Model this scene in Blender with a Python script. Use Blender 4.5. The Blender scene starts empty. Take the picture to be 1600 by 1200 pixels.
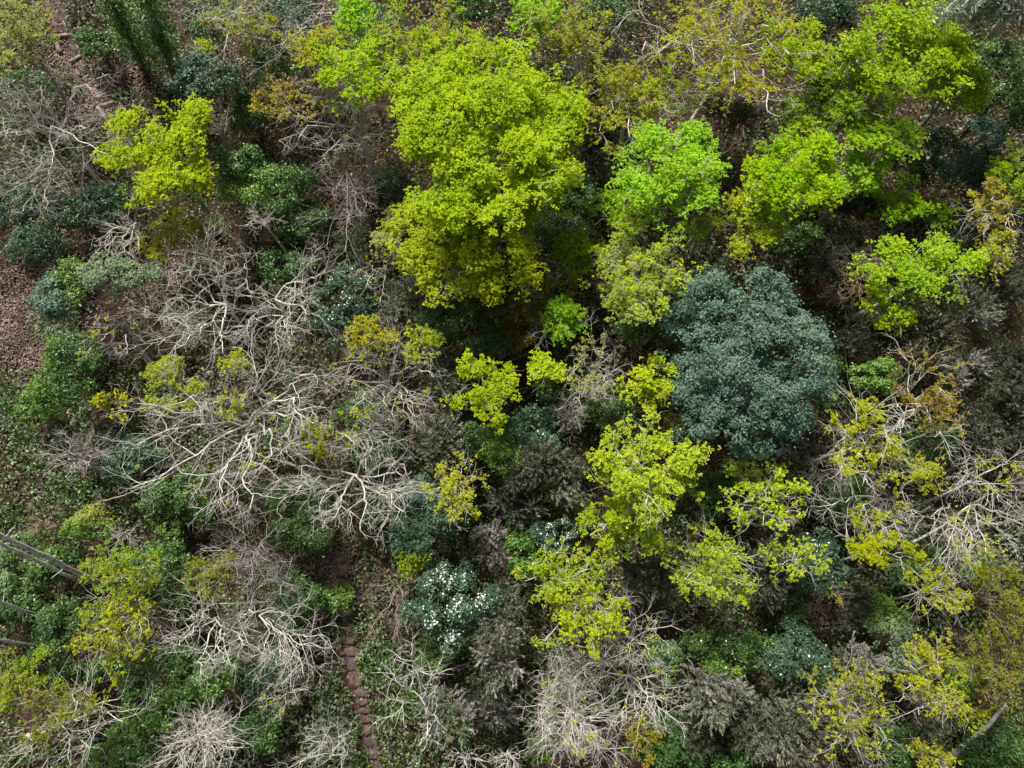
import bpy, math
import numpy as np

# ------------------------------------------------------------------ camera, sky, sun, exposure
SC = bpy.context.scene
PITCH = math.radians(19.5)          # tilt of the view away from straight down
HFOV = math.radians(70.0)
DIST = 44.0
FPX = 800.0 / math.tan(HFOV / 2)    # focal length in pixels of the 1600 px wide photograph
CAM = np.array([0.0, -DIST * math.sin(PITCH), DIST * math.cos(PITCH)])
cam_data = bpy.data.cameras.new('camera')
cam_data.sensor_width = 36.0
cam_data.lens = 18.0 / math.tan(HFOV / 2)
cam_data.clip_end = 2000.0
cam = bpy.data.objects.new('camera', cam_data)
cam.location = CAM
cam.rotation_euler = (PITCH, 0, 0)
SC.collection.objects.link(cam)
SC.camera = cam

SUN_EL = math.radians(51.0)
SUN_AZ = math.radians(-22.0)        # compass style: 0 = +Y (top of the picture), negative = to the left
world = bpy.data.worlds.new('World')
SC.world = world
world.use_nodes = True
wn = world.node_tree
sky = wn.nodes.new('ShaderNodeTexSky')
sky.sky_type = 'NISHITA'
sky.sun_disc = False
sky.sun_elevation = SUN_EL
sky.sun_rotation = SUN_AZ
sky.dust_density = 4.0
sky.air_density = 1.0
bg = wn.nodes['Background']
bg.inputs['Strength'].default_value = 0.053
haze_sat = wn.nodes.new('ShaderNodeHueSaturation')      # thin cloud: the sky light is nearly white
haze_sat.inputs['Saturation'].default_value = 0.45
wn.links.new(sky.outputs['Color'], haze_sat.inputs['Color'])
wn.links.new(haze_sat.outputs['Color'], bg.inputs['Color'])

sun_data = bpy.data.lights.new('sun', 'SUN')
sun_data.energy = 5.0
sun_data.angle = math.radians(9.0)
sun_data.color = (1.0, 0.95, 0.87)
sun = bpy.data.objects.new('sun', sun_data)
# light travels from the sun towards the ground
sun.rotation_euler = (-(math.pi / 2 - SUN_EL), 0, -SUN_AZ)
sun.location = (0, 0, 80)
SC.collection.objects.link(sun)

SC.view_settings.view_transform = 'Standard'
SC.view_settings.look = 'None'
SC.view_settings.gamma = 1.0
SC.view_settings.use_curve_mapping = False
SC.view_settings.exposure = 0.72

# ------------------------------------------------------------------ helpers
COL = SC.collection
UP = np.array([0.0, 0.0, 1.0])


def terrain(x, y):
    x = np.asarray(x, float)
    y = np.asarray(y, float)
    z = 0.20 * y
    z = z + 0.35 * np.sin(x * 0.23 + 1.3) * np.cos(y * 0.19 + 0.4)
    z = z + 0.14 * np.sin(x * 0.71 + y * 0.43 + 2.0) + 0.06 * np.sin(x * 1.7 - y * 1.3)
    return z


def at(px, py, h=0.0):
    """World point that lies h metres above the ground and is seen at a photograph pixel."""
    px = np.asarray(px, float)
    py = np.asarray(py, float)
    h = np.asarray(h, float)
    u = (px - 800.0) / FPX
    v = (600.0 - py) / FPX
    dx = u
    dy = v * math.cos(PITCH) + math.sin(PITCH)
    dz = v * math.sin(PITCH) - math.cos(PITCH)
    t = np.full(np.broadcast(px, h).shape, DIST)
    for _ in range(12):
        x = CAM[0] + dx * t
        y = CAM[1] + dy * t
        t = (terrain(x, y) + h - CAM[2]) / dz
    return np.stack([CAM[0] + dx * t, CAM[1] + dy * t, CAM[2] + dz * t], -1), t


def unit(v):
    return v / np.maximum(np.linalg.norm(v, axis=-1, keepdims=True), 1e-9)


def build(name, verts, quads, mat, parent=None, loc=None, smooth=False, tint=None):
    me = bpy.data.meshes.new(name)
    verts = np.asarray(verts, np.float32)
    if loc is not None:
        verts = verts - np.asarray(loc, np.float32)
    quads = np.asarray(quads, np.int32)
    n = len(quads)
    k = quads.shape[1]
    me.vertices.add(len(verts))
    me.vertices.foreach_set('co', verts.ravel())
    me.loops.add(n * k)
    me.loops.foreach_set('vertex_index', quads.ravel())
    me.polygons.add(n)
    me.polygons.foreach_set('loop_start', np.arange(0, n * k, k, dtype=np.int32))
    if smooth:
        me.polygons.foreach_set('use_smooth', np.ones(n, bool))
    if tint is not None:
        a = me.attributes.new('tint', 'FLOAT', 'FACE')
        a.data.foreach_set('value', np.asarray(tint, np.float32))
    me.update(calc_edges=True)
    me.materials.append(mat)
    o = bpy.data.objects.new(name, me)
    COL.objects.link(o)
    if parent is not None:
        o.parent = parent
    elif loc is not None:
        o.location = loc
    return o


def tag(o, label=None, category=None, group=None, kind=None):
    for k, v in (('label', label), ('category', category), ('group', group), ('kind', kind)):
        if v:
            o[k] = v
    return o


def empty(name, loc):
    e = bpy.data.objects.new(name, None)
    e.location = loc
    e.empty_display_size = 0.3
    COL.objects.link(e)
    return e


def tubes(P, R, sides):
    """P: (N,K,3) polylines, R: (N,K) radii -> verts, quads."""
    N, K, _ = P.shape
    T = np.empty_like(P)
    T[:, 1:-1] = P[:, 2:] - P[:, :-2]
    T[:, 0] = P[:, 1] - P[:, 0]
    T[:, -1] = P[:, -1] - P[:, -2]
    T = unit(T)
    m = unit(P[:, -1] - P[:, 0])
    ref = np.where(np.abs(m[:, 2:3]) > 0.8, np.array([[1.0, 0.13, 0.0]]), np.array([[0.1, 0.05, 1.0]]))[:, None, :]
    U = unit(np.cross(T, np.broadcast_to(ref, T.shape)))
    W = np.cross(T, U)
    a = np.arange(sides) * 2 * math.pi / sides
    V = P[:, :, None, :] + R[:, :, None, None] * (np.cos(a)[None, None, :, None] * U[:, :, None, :] + np.sin(a)[None, None, :, None] * W[:, :, None, :])
    idx = np.arange(N * K * sides).reshape(N, K, sides)
    nxt = np.roll(idx, -1, axis=2)
    Q = np.stack([idx[:, :-1], nxt[:, :-1], nxt[:, 1:], idx[:, 1:]], -1).reshape(-1, 4)
    return V.reshape(-1, 3), Q


def merge(parts):
    vs, qs, o = [], [], 0
    for v, q in parts:
        vs.append(v)
        qs.append(q + o)
        o += len(v)
    return np.concatenate(vs), np.concatenate(qs)


def rpoly(S, D, L, k, wander, trop, rng):
    N = len(S)
    P = np.empty((N, k + 1, 3))
    P[:, 0] = S
    d = unit(D)
    for i in range(k):
        d = unit(d + rng.normal(0, wander, (N, 3)) + np.array([0, 0, trop]))
        P[:, i + 1] = P[:, i] + d * (L / k)[:, None]
    return P


def sample(P, t):
    """points and tangents of polylines P (N,K,3) at parameters t (N,C)"""
    K = P.shape[1] - 1
    f = np.clip(t, 0, 0.9999) * K
    i = f.astype(int)
    fr = (f - i)[..., None]
    n = np.arange(len(P))[:, None]
    A, B = P[n, i], P[n, i + 1]
    return A + (B - A) * fr, unit(B - A)


def children(P, R, L, n, ang, ratio, rr, rng, t0=0.22, lift=0.0):
    N = len(P)
    t = np.linspace(t0, 0.97, n)[None, :] + rng.uniform(-0.06, 0.06, (N, n))
    S, T = sample(P, t)
    Rt = np.take_along_axis(R, np.clip((t * (R.shape[1] - 1)).round().astype(int), 0, R.shape[1] - 1), 1)
    # alternate sides in a plane that is roughly horizontal, plus scatter
    side = unit(np.cross(T, UP + rng.normal(0, 0.45, T.shape)))
    sg = np.where((np.arange(n)[None, :] + rng.integers(0, 2, (N, 1))) % 2 == 0, 1.0, -1.0)[..., None]
    perp = unit(side * sg + rng.normal(0, 0.45, T.shape) + UP * lift)
    a = np.radians(rng.normal(ang, 9, (N, n)))[..., None]
    D = unit(np.cos(a) * T + np.sin(a) * perp)
    ln = L[:, None] * ratio * (1.12 - 0.62 * t) * rng.uniform(0.65, 1.25, (N, n))
    rd = np.minimum(Rt * 0.75, L[:, None] * 0 + rr * rng.uniform(0.8, 1.2, (N, n)))
    return S.reshape(-1, 3), D.reshape(-1, 3), ln.ravel(), rd.ravel()


def leaves(C, Nrm, l, w, rng, spread=0.5, droop=0.0, tri=False):
    """one rhombic leaf (a quad) per centre; Nrm = preferred normals"""
    M = len(C)
    n = unit(Nrm + rng.normal(0, spread, (M, 3)))
    a = unit(np.cross(n, rng.normal(0, 1, (M, 3))))
    if droop:
        a = unit(a - UP * droop)
    b = unit(np.cross(n, a))
    l = l * rng.uniform(0.7, 1.3, (M, 1))
    w = w * rng.uniform(0.75, 1.25, (M, 1))
    p0 = C - a * l * 0.5
    p2 = C + a * l * 0.5
    if tri:
        return np.stack([p0 + b * w * 0.55, p2, p0 - b * w * 0.55], 1).reshape(-1, 3), np.arange(M * 3).reshape(-1, 3)
    m = C + a * l * 0.08 + n * w * 0.18
    V = np.stack([p0, m + b * w * 0.5, p2, m - b * w * 0.5], 1).reshape(-1, 3)
    return V, np.arange(M * 4).reshape(-1, 4)


# ------------------------------------------------------------------ materials
def new_mat(name):
    m = bpy.data.materials.new(name)
    m.use_nodes = True
    nt = m.node_tree
    nt.nodes.clear()
    return m, nt, nt.nodes.new('ShaderNodeOutputMaterial')


def ramp(nt, stops):
    r = nt.nodes.new('ShaderNodeValToRGB')
    e = r.color_ramp.elements
    while len(e) < len(stops):
        e.new(0.5)
    for el, (p, c) in zip(e, stops):
        el.position = p
        el.color = (*c, 1)
    return r


def leaf_mat(name, c0, c1, c2, trans=0.42, rough=0.6, spec=0.12):
    """c0..c2: leaf colours, chosen per leaf by its own 'tint' value and by a slow change from limb to limb"""
    m, nt, out = new_mat(name)
    L = nt.links.new
    at_ = nt.nodes.new('ShaderNodeAttribute')
    at_.attribute_name = 'tint'
    geo = nt.nodes.new('ShaderNodeNewGeometry')
    nz = nt.nodes.new('ShaderNodeTexNoise')
    nz.inputs['Scale'].default_value = 0.55
    nz.inputs['Detail'].default_value = 2.0
    L(geo.outputs['Position'], nz.inputs['Vector'])
    ad = nt.nodes.new('ShaderNodeMath')
    ad.operation = 'MULTIPLY_ADD'
    ad.inputs[1].default_value = 0.8
    L(nz.outputs['Fac'], ad.inputs[0])
    sc = nt.nodes.new('ShaderNodeMath')
    sc.operation = 'MULTIPLY_ADD'
    sc.inputs[1].default_value = 0.6
    sc.inputs[2].default_value = -0.2
    L(at_.outputs['Fac'], sc.inputs[0])
    L(sc.outputs[0], ad.inputs[2])
    r = ramp(nt, [(0.12, c0), (0.5, c1), (0.9, c2)])
    L(ad.outputs[0], r.inputs['Fac'])
    # every plant has its own slight cast
    oi = nt.nodes.new('ShaderNodeObjectInfo')
    hs = nt.nodes.new('ShaderNodeHueSaturation')
    for sock, lo, hi in (('Hue', 0.497, 0.516), ('Saturation', 0.97, 1.06), ('Value', 0.92, 1.16)):
        mr = nt.nodes.new('ShaderNodeMapRange')
        mr.inputs['To Min'].default_value = lo
        mr.inputs['To Max'].default_value = hi
        src = oi.outputs['Random']
        if sock != 'Hue':
            fr = nt.nodes.new('ShaderNodeMath')
            fr.operation = 'MULTIPLY'
            fr.inputs[1].default_value = 7.3 if sock == 'Value' else 13.7
            f2 = nt.nodes.new('ShaderNodeMath')
            f2.operation = 'FRACT'
            L(src, fr.inputs[0])
            L(fr.outputs[0], f2.inputs[0])
            src = f2.outputs[0]
        L(src, mr.inputs['Value'])
        L(mr.outputs['Result'], hs.inputs[sock])
    L(r.outputs['Color'], hs.inputs['Color'])
    p = nt.nodes.new('ShaderNodeBsdfPrincipled')
    p.inputs['Roughness'].default_value = rough
    p.inputs['Specular IOR Level'].default_value = spec
    L(hs.outputs['Color'], p.inputs['Base Color'])
    t = nt.nodes.new('ShaderNodeBsdfTranslucent')
    L(hs.outputs['Color'], t.inputs['Color'])
    mx = nt.nodes.new('ShaderNodeMixShader')
    mx.inputs['Fac'].default_value = trans
    L(p.outputs[0], mx.inputs[1])
    L(t.outputs[0], mx.inputs[2])
    L(mx.outputs[0], out.inputs['Surface'])
    return m


def bark_mat(name, c0, c1, c2, scale=4.5, bump=0.3):
    m, nt, out = new_mat(name)
    L = nt.links.new
    geo = nt.nodes.new('ShaderNodeNewGeometry')
    nz = nt.nodes.new('ShaderNodeTexNoise')
    nz.inputs['Scale'].default_value = scale
    nz.inputs['Detail'].default_value = 6.0
    nz.inputs['Roughness'].default_value = 0.65
    L(geo.outputs['Position'], nz.inputs['Vector'])
    r = ramp(nt, [(0.30, c0), (0.5, c1), (0.68, c2)])
    L(nz.outputs['Fac'], r.inputs['Fac'])
    p = nt.nodes.new('ShaderNodeBsdfPrincipled')
    p.inputs['Roughness'].default_value = 0.85
    p.inputs['Specular IOR Level'].default_value = 0.15
    L(r.outputs['Color'], p.inputs['Base Color'])
    bp = nt.nodes.new('ShaderNodeBump')
    bp.inputs['Strength'].default_value = bump
    bp.inputs['Distance'].default_value = 0.04
    n2 = nt.nodes.new('ShaderNodeTexNoise')
    n2.inputs['Scale'].default_value = scale * 7
    n2.inputs['Detail'].default_value = 4.0
    L(geo.outputs['Position'], n2.inputs['Vector'])
    L(n2.outputs['Fac'], bp.inputs['Height'])
    L(bp.outputs['Normal'], p.inputs['Normal'])
    L(p.outputs[0], out.inputs['Surface'])
    return m


LEAF = {
    'lime':   leaf_mat('leaf_lime', (0.20, 0.28, 0.008), (0.36, 0.46, 0.008), (0.50, 0.57, 0.012)),
    'bright': leaf_mat('leaf_bright_green', (0.16, 0.32, 0.010), (0.27, 0.47, 0.012), (0.42, 0.57, 0.02)),
    'green':  leaf_mat('leaf_spring_green', (0.13, 0.23, 0.010), (0.22, 0.34, 0.010), (0.34, 0.44, 0.013)),
    'yellow': leaf_mat('leaf_yellow', (0.21, 0.25, 0.012), (0.33, 0.37, 0.014), (0.46, 0.47, 0.02)),
    'gold':   leaf_mat('leaf_old_gold', (0.22, 0.18, 0.025), (0.31, 0.28, 0.025), (0.40, 0.39, 0.025)),
    'pale':   leaf_mat('leaf_pale_green', (0.20, 0.24, 0.07), (0.30, 0.33, 0.08), (0.40, 0.42, 0.09)),
    'rust':   leaf_mat('leaf_rusty', (0.14, 0.07, 0.03), (0.20, 0.12, 0.03), (0.25, 0.20, 0.04)),
    'blue':   leaf_mat('leaf_blue_green', (0.040, 0.090, 0.058), (0.085, 0.155, 0.105), (0.20, 0.29, 0.205), 0.12, 0.6, 0.25),
    'teal':   leaf_mat('leaf_dark_teal', (0.022, 0.056, 0.026), (0.048, 0.098, 0.050), (0.11, 0.17, 0.10), 0.15, 0.45, 0.3),
    'dark':   leaf_mat('leaf_dark_green', (0.028, 0.070, 0.016), (0.058, 0.12, 0.023), (0.11, 0.18, 0.04), 0.2, 0.42, 0.4),
    'mid':    leaf_mat('leaf_mid_green', (0.06, 0.125, 0.020), (0.11, 0.20, 0.030), (0.20, 0.29, 0.05), 0.25, 0.42, 0.4),
    'sage':   leaf_mat('leaf_sage', (0.11, 0.16, 0.08), (0.19, 0.25, 0.13), (0.29, 0.34, 0.20), 0.2),
    'heath':  leaf_mat('heath_sprays', (0.085, 0.094, 0.060), (0.17, 0.185, 0.122), (0.31, 0.325, 0.235), 0.15, 0.7, 0.1),
    'brush':  leaf_mat('heath_sprays_dark', (0.045, 0.052, 0.037), (0.090, 0.100, 0.072), (0.17, 0.18, 0.14), 0.15, 0.7, 0.1),
    'grey':   leaf_mat('heath_sprays_grey', (0.17, 0.16, 0.15), (0.29, 0.275, 0.265), (0.44, 0.42, 0.40), 0.1, 0.7, 0.1),
    'petal':  leaf_mat('white_petals', (0.72, 0.72, 0.66), (0.80, 0.80, 0.76), (0.82, 0.82, 0.80), 0.25),
    'litter': leaf_mat('dead_leaves', (0.065, 0.042, 0.034), (0.135, 0.096, 0.080), (0.31, 0.245, 0.22), 0.1, 0.7, 0.1),
    'olive':  leaf_mat('leaf_olive', (0.11, 0.13, 0.016), (0.19, 0.205, 0.02), (0.31, 0.31, 0.028)),
    'gum':    leaf_mat('leaf_gum', (0.16, 0.20, 0.13), (0.30, 0.35, 0.25), (0.55, 0.57, 0.48), 0.2, 0.35, 0.5),
}
BARK = {
    'white': bark_mat('bark_lichen_white', (0.22, 0.21, 0.17), (0.50, 0.485, 0.43), (0.72, 0.705, 0.65)),
    'pale':  bark_mat('bark_pale_grey', (0.19, 0.18, 0.145), (0.41, 0.395, 0.345), (0.60, 0.58, 0.525)),
    'grey':  bark_mat('bark_grey', (0.14, 0.125, 0.11), (0.25, 0.235, 0.21), (0.38, 0.36, 0.33)),
    'mauve': bark_mat('bark_mauve_grey', (0.20, 0.175, 0.17), (0.36, 0.325, 0.32), (0.53, 0.49, 0.48)),
    'tan':   bark_mat('bark_tan', (0.15, 0.115, 0.08), (0.27, 0.22, 0.16), (0.40, 0.34, 0.27)),
    'brown': bark_mat('bark_brown', (0.07, 0.05, 0.04), (0.13, 0.095, 0.075), (0.20, 0.16, 0.13)),
    'gum':   bark_mat('bark_gum', (0.24, 0.215, 0.20), (0.52, 0.49, 0.47), (0.74, 0.71, 0.68), 5.0),
    'log':   bark_mat('weathered_log', (0.10, 0.07, 0.05), (0.22, 0.17, 0.14), (0.36, 0.30, 0.26), 4.0),
}


BARK['twig'] = bark_mat('twig_grey', (0.24, 0.22, 0.19), (0.41, 0.385, 0.35), (0.58, 0.555, 0.52))
BARK['twig_white'] = bark_mat('twig_white', (0.29, 0.27, 0.24), (0.50, 0.475, 0.44), (0.68, 0.655, 0.62))
BARK['twig_mauve'] = bark_mat('twig_mauve', (0.20, 0.175, 0.17), (0.35, 0.315, 0.31), (0.51, 0.47, 0.465))
BARK['twig_brown'] = bark_mat('twig_brown', (0.12, 0.09, 0.07), (0.21, 0.165, 0.13), (0.32, 0.265, 0.22))
TWIG = {'white': 'twig_white', 'mauve': 'twig_mauve', 'tan': 'twig_brown', 'brown': 'twig_brown', 'grey': 'twig_mauve'}


def ground_mat():
    m, nt, out = new_mat('forest_floor')
    L = nt.links.new
    geo = nt.nodes.new('ShaderNodeNewGeometry')
    n1 = nt.nodes.new('ShaderNodeTexNoise')
    n1.inputs['Scale'].default_value = 0.35
    n1.inputs['Detail'].default_value = 5
    n2 = nt.nodes.new('ShaderNodeTexNoise')
    n2.inputs['Scale'].default_value = 7.0
    n2.inputs['Detail'].default_value = 6
    n2.inputs['Roughness'].default_value = 0.7
    for n in (n1, n2):
        L(geo.outputs['Position'], n.inputs['Vector'])
    r1 = ramp(nt, [(0.35, (0.035, 0.022, 0.016)), (0.55, (0.065, 0.040, 0.031)), (0.7, (0.038, 0.034, 0.017))])
    r2 = ramp(nt, [(0.3, (0.35, 0.33, 0.32)), (0.52, (0.9, 0.85, 0.82)), (0.72, (1.9, 1.7, 1.6))])
    L(n1.outputs['Fac'], r1.inputs['Fac'])
    L(n2.outputs['Fac'], r2.inputs['Fac'])
    mx = nt.nodes.new('ShaderNodeMix')
    mx.data_type = 'RGBA'
    mx.blend_type = 'MULTIPLY'
    mx.inputs['Factor'].default_value = 1.0
    L(r1.outputs['Color'], mx.inputs['A'])
    L(r2.outputs['Color'], mx.inputs['B'])
    p = nt.nodes.new('ShaderNodeBsdfPrincipled')
    p.inputs['Roughness'].default_value = 0.95
    p.inputs['Specular IOR Level'].default_value = 0.1
    L(mx.outputs['Result'], p.inputs['Base Color'])
    bp = nt.nodes.new('ShaderNodeBump')
    bp.inputs['Strength'].default_value = 0.7
    bp.inputs['Distance'].default_value = 0.08
    L(n2.outputs['Fac'], bp.inputs['Height'])
    L(bp.outputs['Normal'], p.inputs['Normal'])
    L(p.outputs[0], out.inputs['Surface'])
    return m


M_GROUND = ground_mat()
M_DIRT = bark_mat('worn_path_earth', (0.055, 0.036, 0.031), (0.095, 0.064, 0.056), (0.15, 0.105, 0.094), 2.5, 0.8)

# ------------------------------------------------------------------ the ground
g = np.concatenate([np.linspace(-400, -62, 14), np.arange(-60, 60.1, 1.0), np.linspace(62, 400, 14)])
GX, GY = np.meshgrid(g, g, indexing='ij')
gr = np.random.default_rng(3)
GZ = terrain(GX, GY) + gr.normal(0, 0.025, GX.shape)
idx = np.arange(GX.size).reshape(GX.shape)
gq = np.stack([idx[:-1, :-1], idx[1:, :-1], idx[1:, 1:], idx[:-1, 1:]], -1).reshape(-1, 4)
tag(build('ground', np.stack([GX, GY, GZ], -1).reshape(-1, 3), gq, M_GROUND, smooth=True), kind='structure')


def smooth_line(pts, n):
    pts = np.asarray(pts, float)
    s = np.r_[0, np.cumsum(np.linalg.norm(np.diff(pts, axis=0), axis=1))]
    q = np.linspace(0, s[-1], n)
    k = np.stack([np.interp(q, s, pts[:, i]) for i in range(pts.shape[1])], 1)
    for _ in range(max(2, n // 25)):
        k[1:-1] = (k[:-2] + 2 * k[1:-1] + k[2:]) / 4
    return k


def path_ribbon(name, pix, width, seed):
    r = np.random.default_rng(seed)
    P, _ = at(np.array([p[0] for p in pix]), np.array([p[1] for p in pix]), 0.0)
    C = smooth_line(P[:, :2], 90)
    d = np.gradient(C, axis=0)
    d /= np.linalg.norm(d, axis=1, keepdims=True)
    nrm = np.stack([-d[:, 1], d[:, 0]], 1)
    cols = np.linspace(-1, 1, 9)
    wl = width * (0.5 + 0.10 * np.interp(np.arange(90), np.arange(0, 90, 3), r.normal(0, 1, 30)))
    X = C[:, None, :] + nrm[:, None, :] * (cols[None, :, None] * wl[:, None, None])
    Z = terrain(X[..., 0], X[..., 1]) + 0.075 - 0.05 * (1 - cols[None, :] ** 2) - 0.10 * (np.abs(cols[None, :]) > 0.99) + r.normal(0, 0.008, X.shape[:2])
    V = np.concatenate([X, Z[..., None]], -1).reshape(-1, 3)
    i = np.arange(90 * 9).reshape(90, 9)
    q = np.stack([i[:-1, :-1], i[:-1, 1:], i[1:, 1:], i[1:, :-1]], -1).reshape(-1, 4)
    o = build(name, V, q, M_DIRT, smooth=True)
    return tag(o, kind='structure'), C, wl


LOW_PATH = [(488, 790), (512, 850), (528, 890), (539, 940), (544, 1000), (552, 1040), (560, 1075), (569, 1110), (574, 1145), (583, 1180), (592, 1215), (600, 1250)]
TOP_PATH = [(70, -30), (88, 40), (108, 85), (130, 118), (155, 145), (170, 178), (192, 222), (230, 290)]
path_low, CL, WL = path_ribbon('path', LOW_PATH, 0.72, 5)
path_top, CT, WT = path_ribbon('path', TOP_PATH, 1.5, 6)


def log_between(a, b, rad, parent, name='log', seed=0, h=0.06):
    r = np.random.default_rng(seed)
    P, _ = at(np.array([a[0], b[0]]), np.array([a[1], b[1]]), h)
    t = np.linspace(0, 1, 6)[:, None]
    L = P[0] * (1 - t) + P[1] * t + r.normal(0, 0.012, (6, 3))
    R = rad * r.uniform(0.85, 1.1, 6)
    L = np.concatenate([L[:1] - (L[1] - L[0]) * 0.002, L, L[-1:] + (L[1] - L[0]) * 0.002])
    R = np.concatenate([[0.004], R, [0.004]])
    v, q = tubes(L[None], R[None], 8)
    return build(name, v, q, BARK['log'], parent, smooth=False)


for k, (a, b, rd) in enumerate([((82, 58), (116, 54), 0.130), ((87, 61), (95, 84), 0.156), ((120, 70), (126, 84), 0.091), ((110, 97), (128, 87), 0.130),
                                ((118, 110), (126, 119), 0.078), ((137, 134), (149, 153), 0.078), ((149, 136), (166, 129), 0.117), ((151, 153), (174, 145), 0.143),
                                ((157, 166), (178, 160), 0.143), ((168, 127), (175, 145), 0.104), ((152, 167), (170, 191), 0.143), ((170, 190), (187, 219), 0.143),
                                ((188, 161), (197, 175), 0.104)]):
    log_between(a, b, rd, path_top, 'step_log', 40 + k)

# earthen treads of the lower path: rounded slabs, each with its own front edge
for k, (x, y, rx, ry) in enumerate([(526, 872, 17, 9), (530, 893, 15, 9), (534, 913, 12, 9), (539, 935, 9, 10), (541, 957, 8, 9), (543, 980, 9, 10), (544, 1001, 11, 7), (546, 1019, 17, 8),
                                    (551, 1039, 9, 9), (556, 1062, 13, 12), (564, 1083, 11, 6), (567, 1097, 10, 6), (570, 1110, 9, 5.5), (572, 1124, 9, 6), (574, 1141, 9, 8), (578, 1160, 8, 8), (583, 1179, 8, 8), (589, 1198, 8, 8)]):
    r = np.random.default_rng(80 + k)
    (c,), dep = at(np.array([x]), np.array([y]), 0.0)
    s = float(dep[0]) / FPX
    n = 16
    a = np.arange(n) * 2 * math.pi / n
    ring = np.stack([np.sign(np.cos(a)) * np.abs(np.cos(a)) ** 0.9 * rx * s, np.sign(np.sin(a)) * np.abs(np.sin(a)) ** 0.9 * ry * s * 0.95], 1) * r.uniform(0.8, 1.12, (n, 1))
    V = []
    for f, z in ((1.3, -0.10), (1.05, 0.05), (0.8, 0.12), (0.4, 0.12), (0.02, 0.115)):
        xy = c[:2] + ring * f
        V.append(np.stack([xy[:, 0], xy[:, 1], np.full(n, terrain(c[0], c[1])) + z + 0.10 * (xy[:, 1] - c[1]) + r.normal(0, 0.006, n)], 1))
    V = np.concatenate(V)
    i = np.arange(5 * n).reshape(5, n)
    j = np.roll(i, -1, 1)
    q = np.stack([i[:-1], j[:-1], j[1:], i[1:]], -1).reshape(-1, 4)
    build('step', V, q, M_DIRT, path_low, smooth=True)

# ------------------------------------------------------------------ plant builders
NL = [0]


def clumpy_leaves(rng, tips, n, l, w, spread, pal, parent, base, flat=0.34, name='crown', nrm=None):
    """n leaves gathered in rosettes round the given points"""
    if n < 4 or len(tips) == 0:
        return None
    per = 5
    m = max(1, n // per)
    w_ = rng.uniform(0.3, 1.0, len(tips)) ** 2
    ii = rng.choice(len(tips), m, p=w_ / w_.sum())
    C = tips[ii] + rng.normal(0, spread, (m, 3)) * np.array([1, 1, 0.45])
    ros = rng.uniform(0, 1, m)
    C = np.repeat(C, per, 0) + rng.normal(0, l * 0.45, (m * per, 3)) * np.array([1, 1, 0.5])
    N = UP[None] * 1.0 + (0 if nrm is None else np.repeat(nrm[ii], per, 0))
    V, Q = leaves(C, N * np.ones((m * per, 1)), l * 1.1, w * 1.15, rng, flat, tri=True)
    t = np.clip(0.55 * np.repeat(ros, per) + 0.45 * rng.uniform(0, 1, m * per), 0, 1)
    NL[0] += m * per
    return build(name, V, Q, LEAF[pal], parent, base, tint=t)


def root_mesh(name, P, R, bark, parent, base, sides=7):
    v, q = tubes(P[None], R[None], sides)
    return build(name, v, q, BARK[bark], parent, base, smooth=True)


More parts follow.
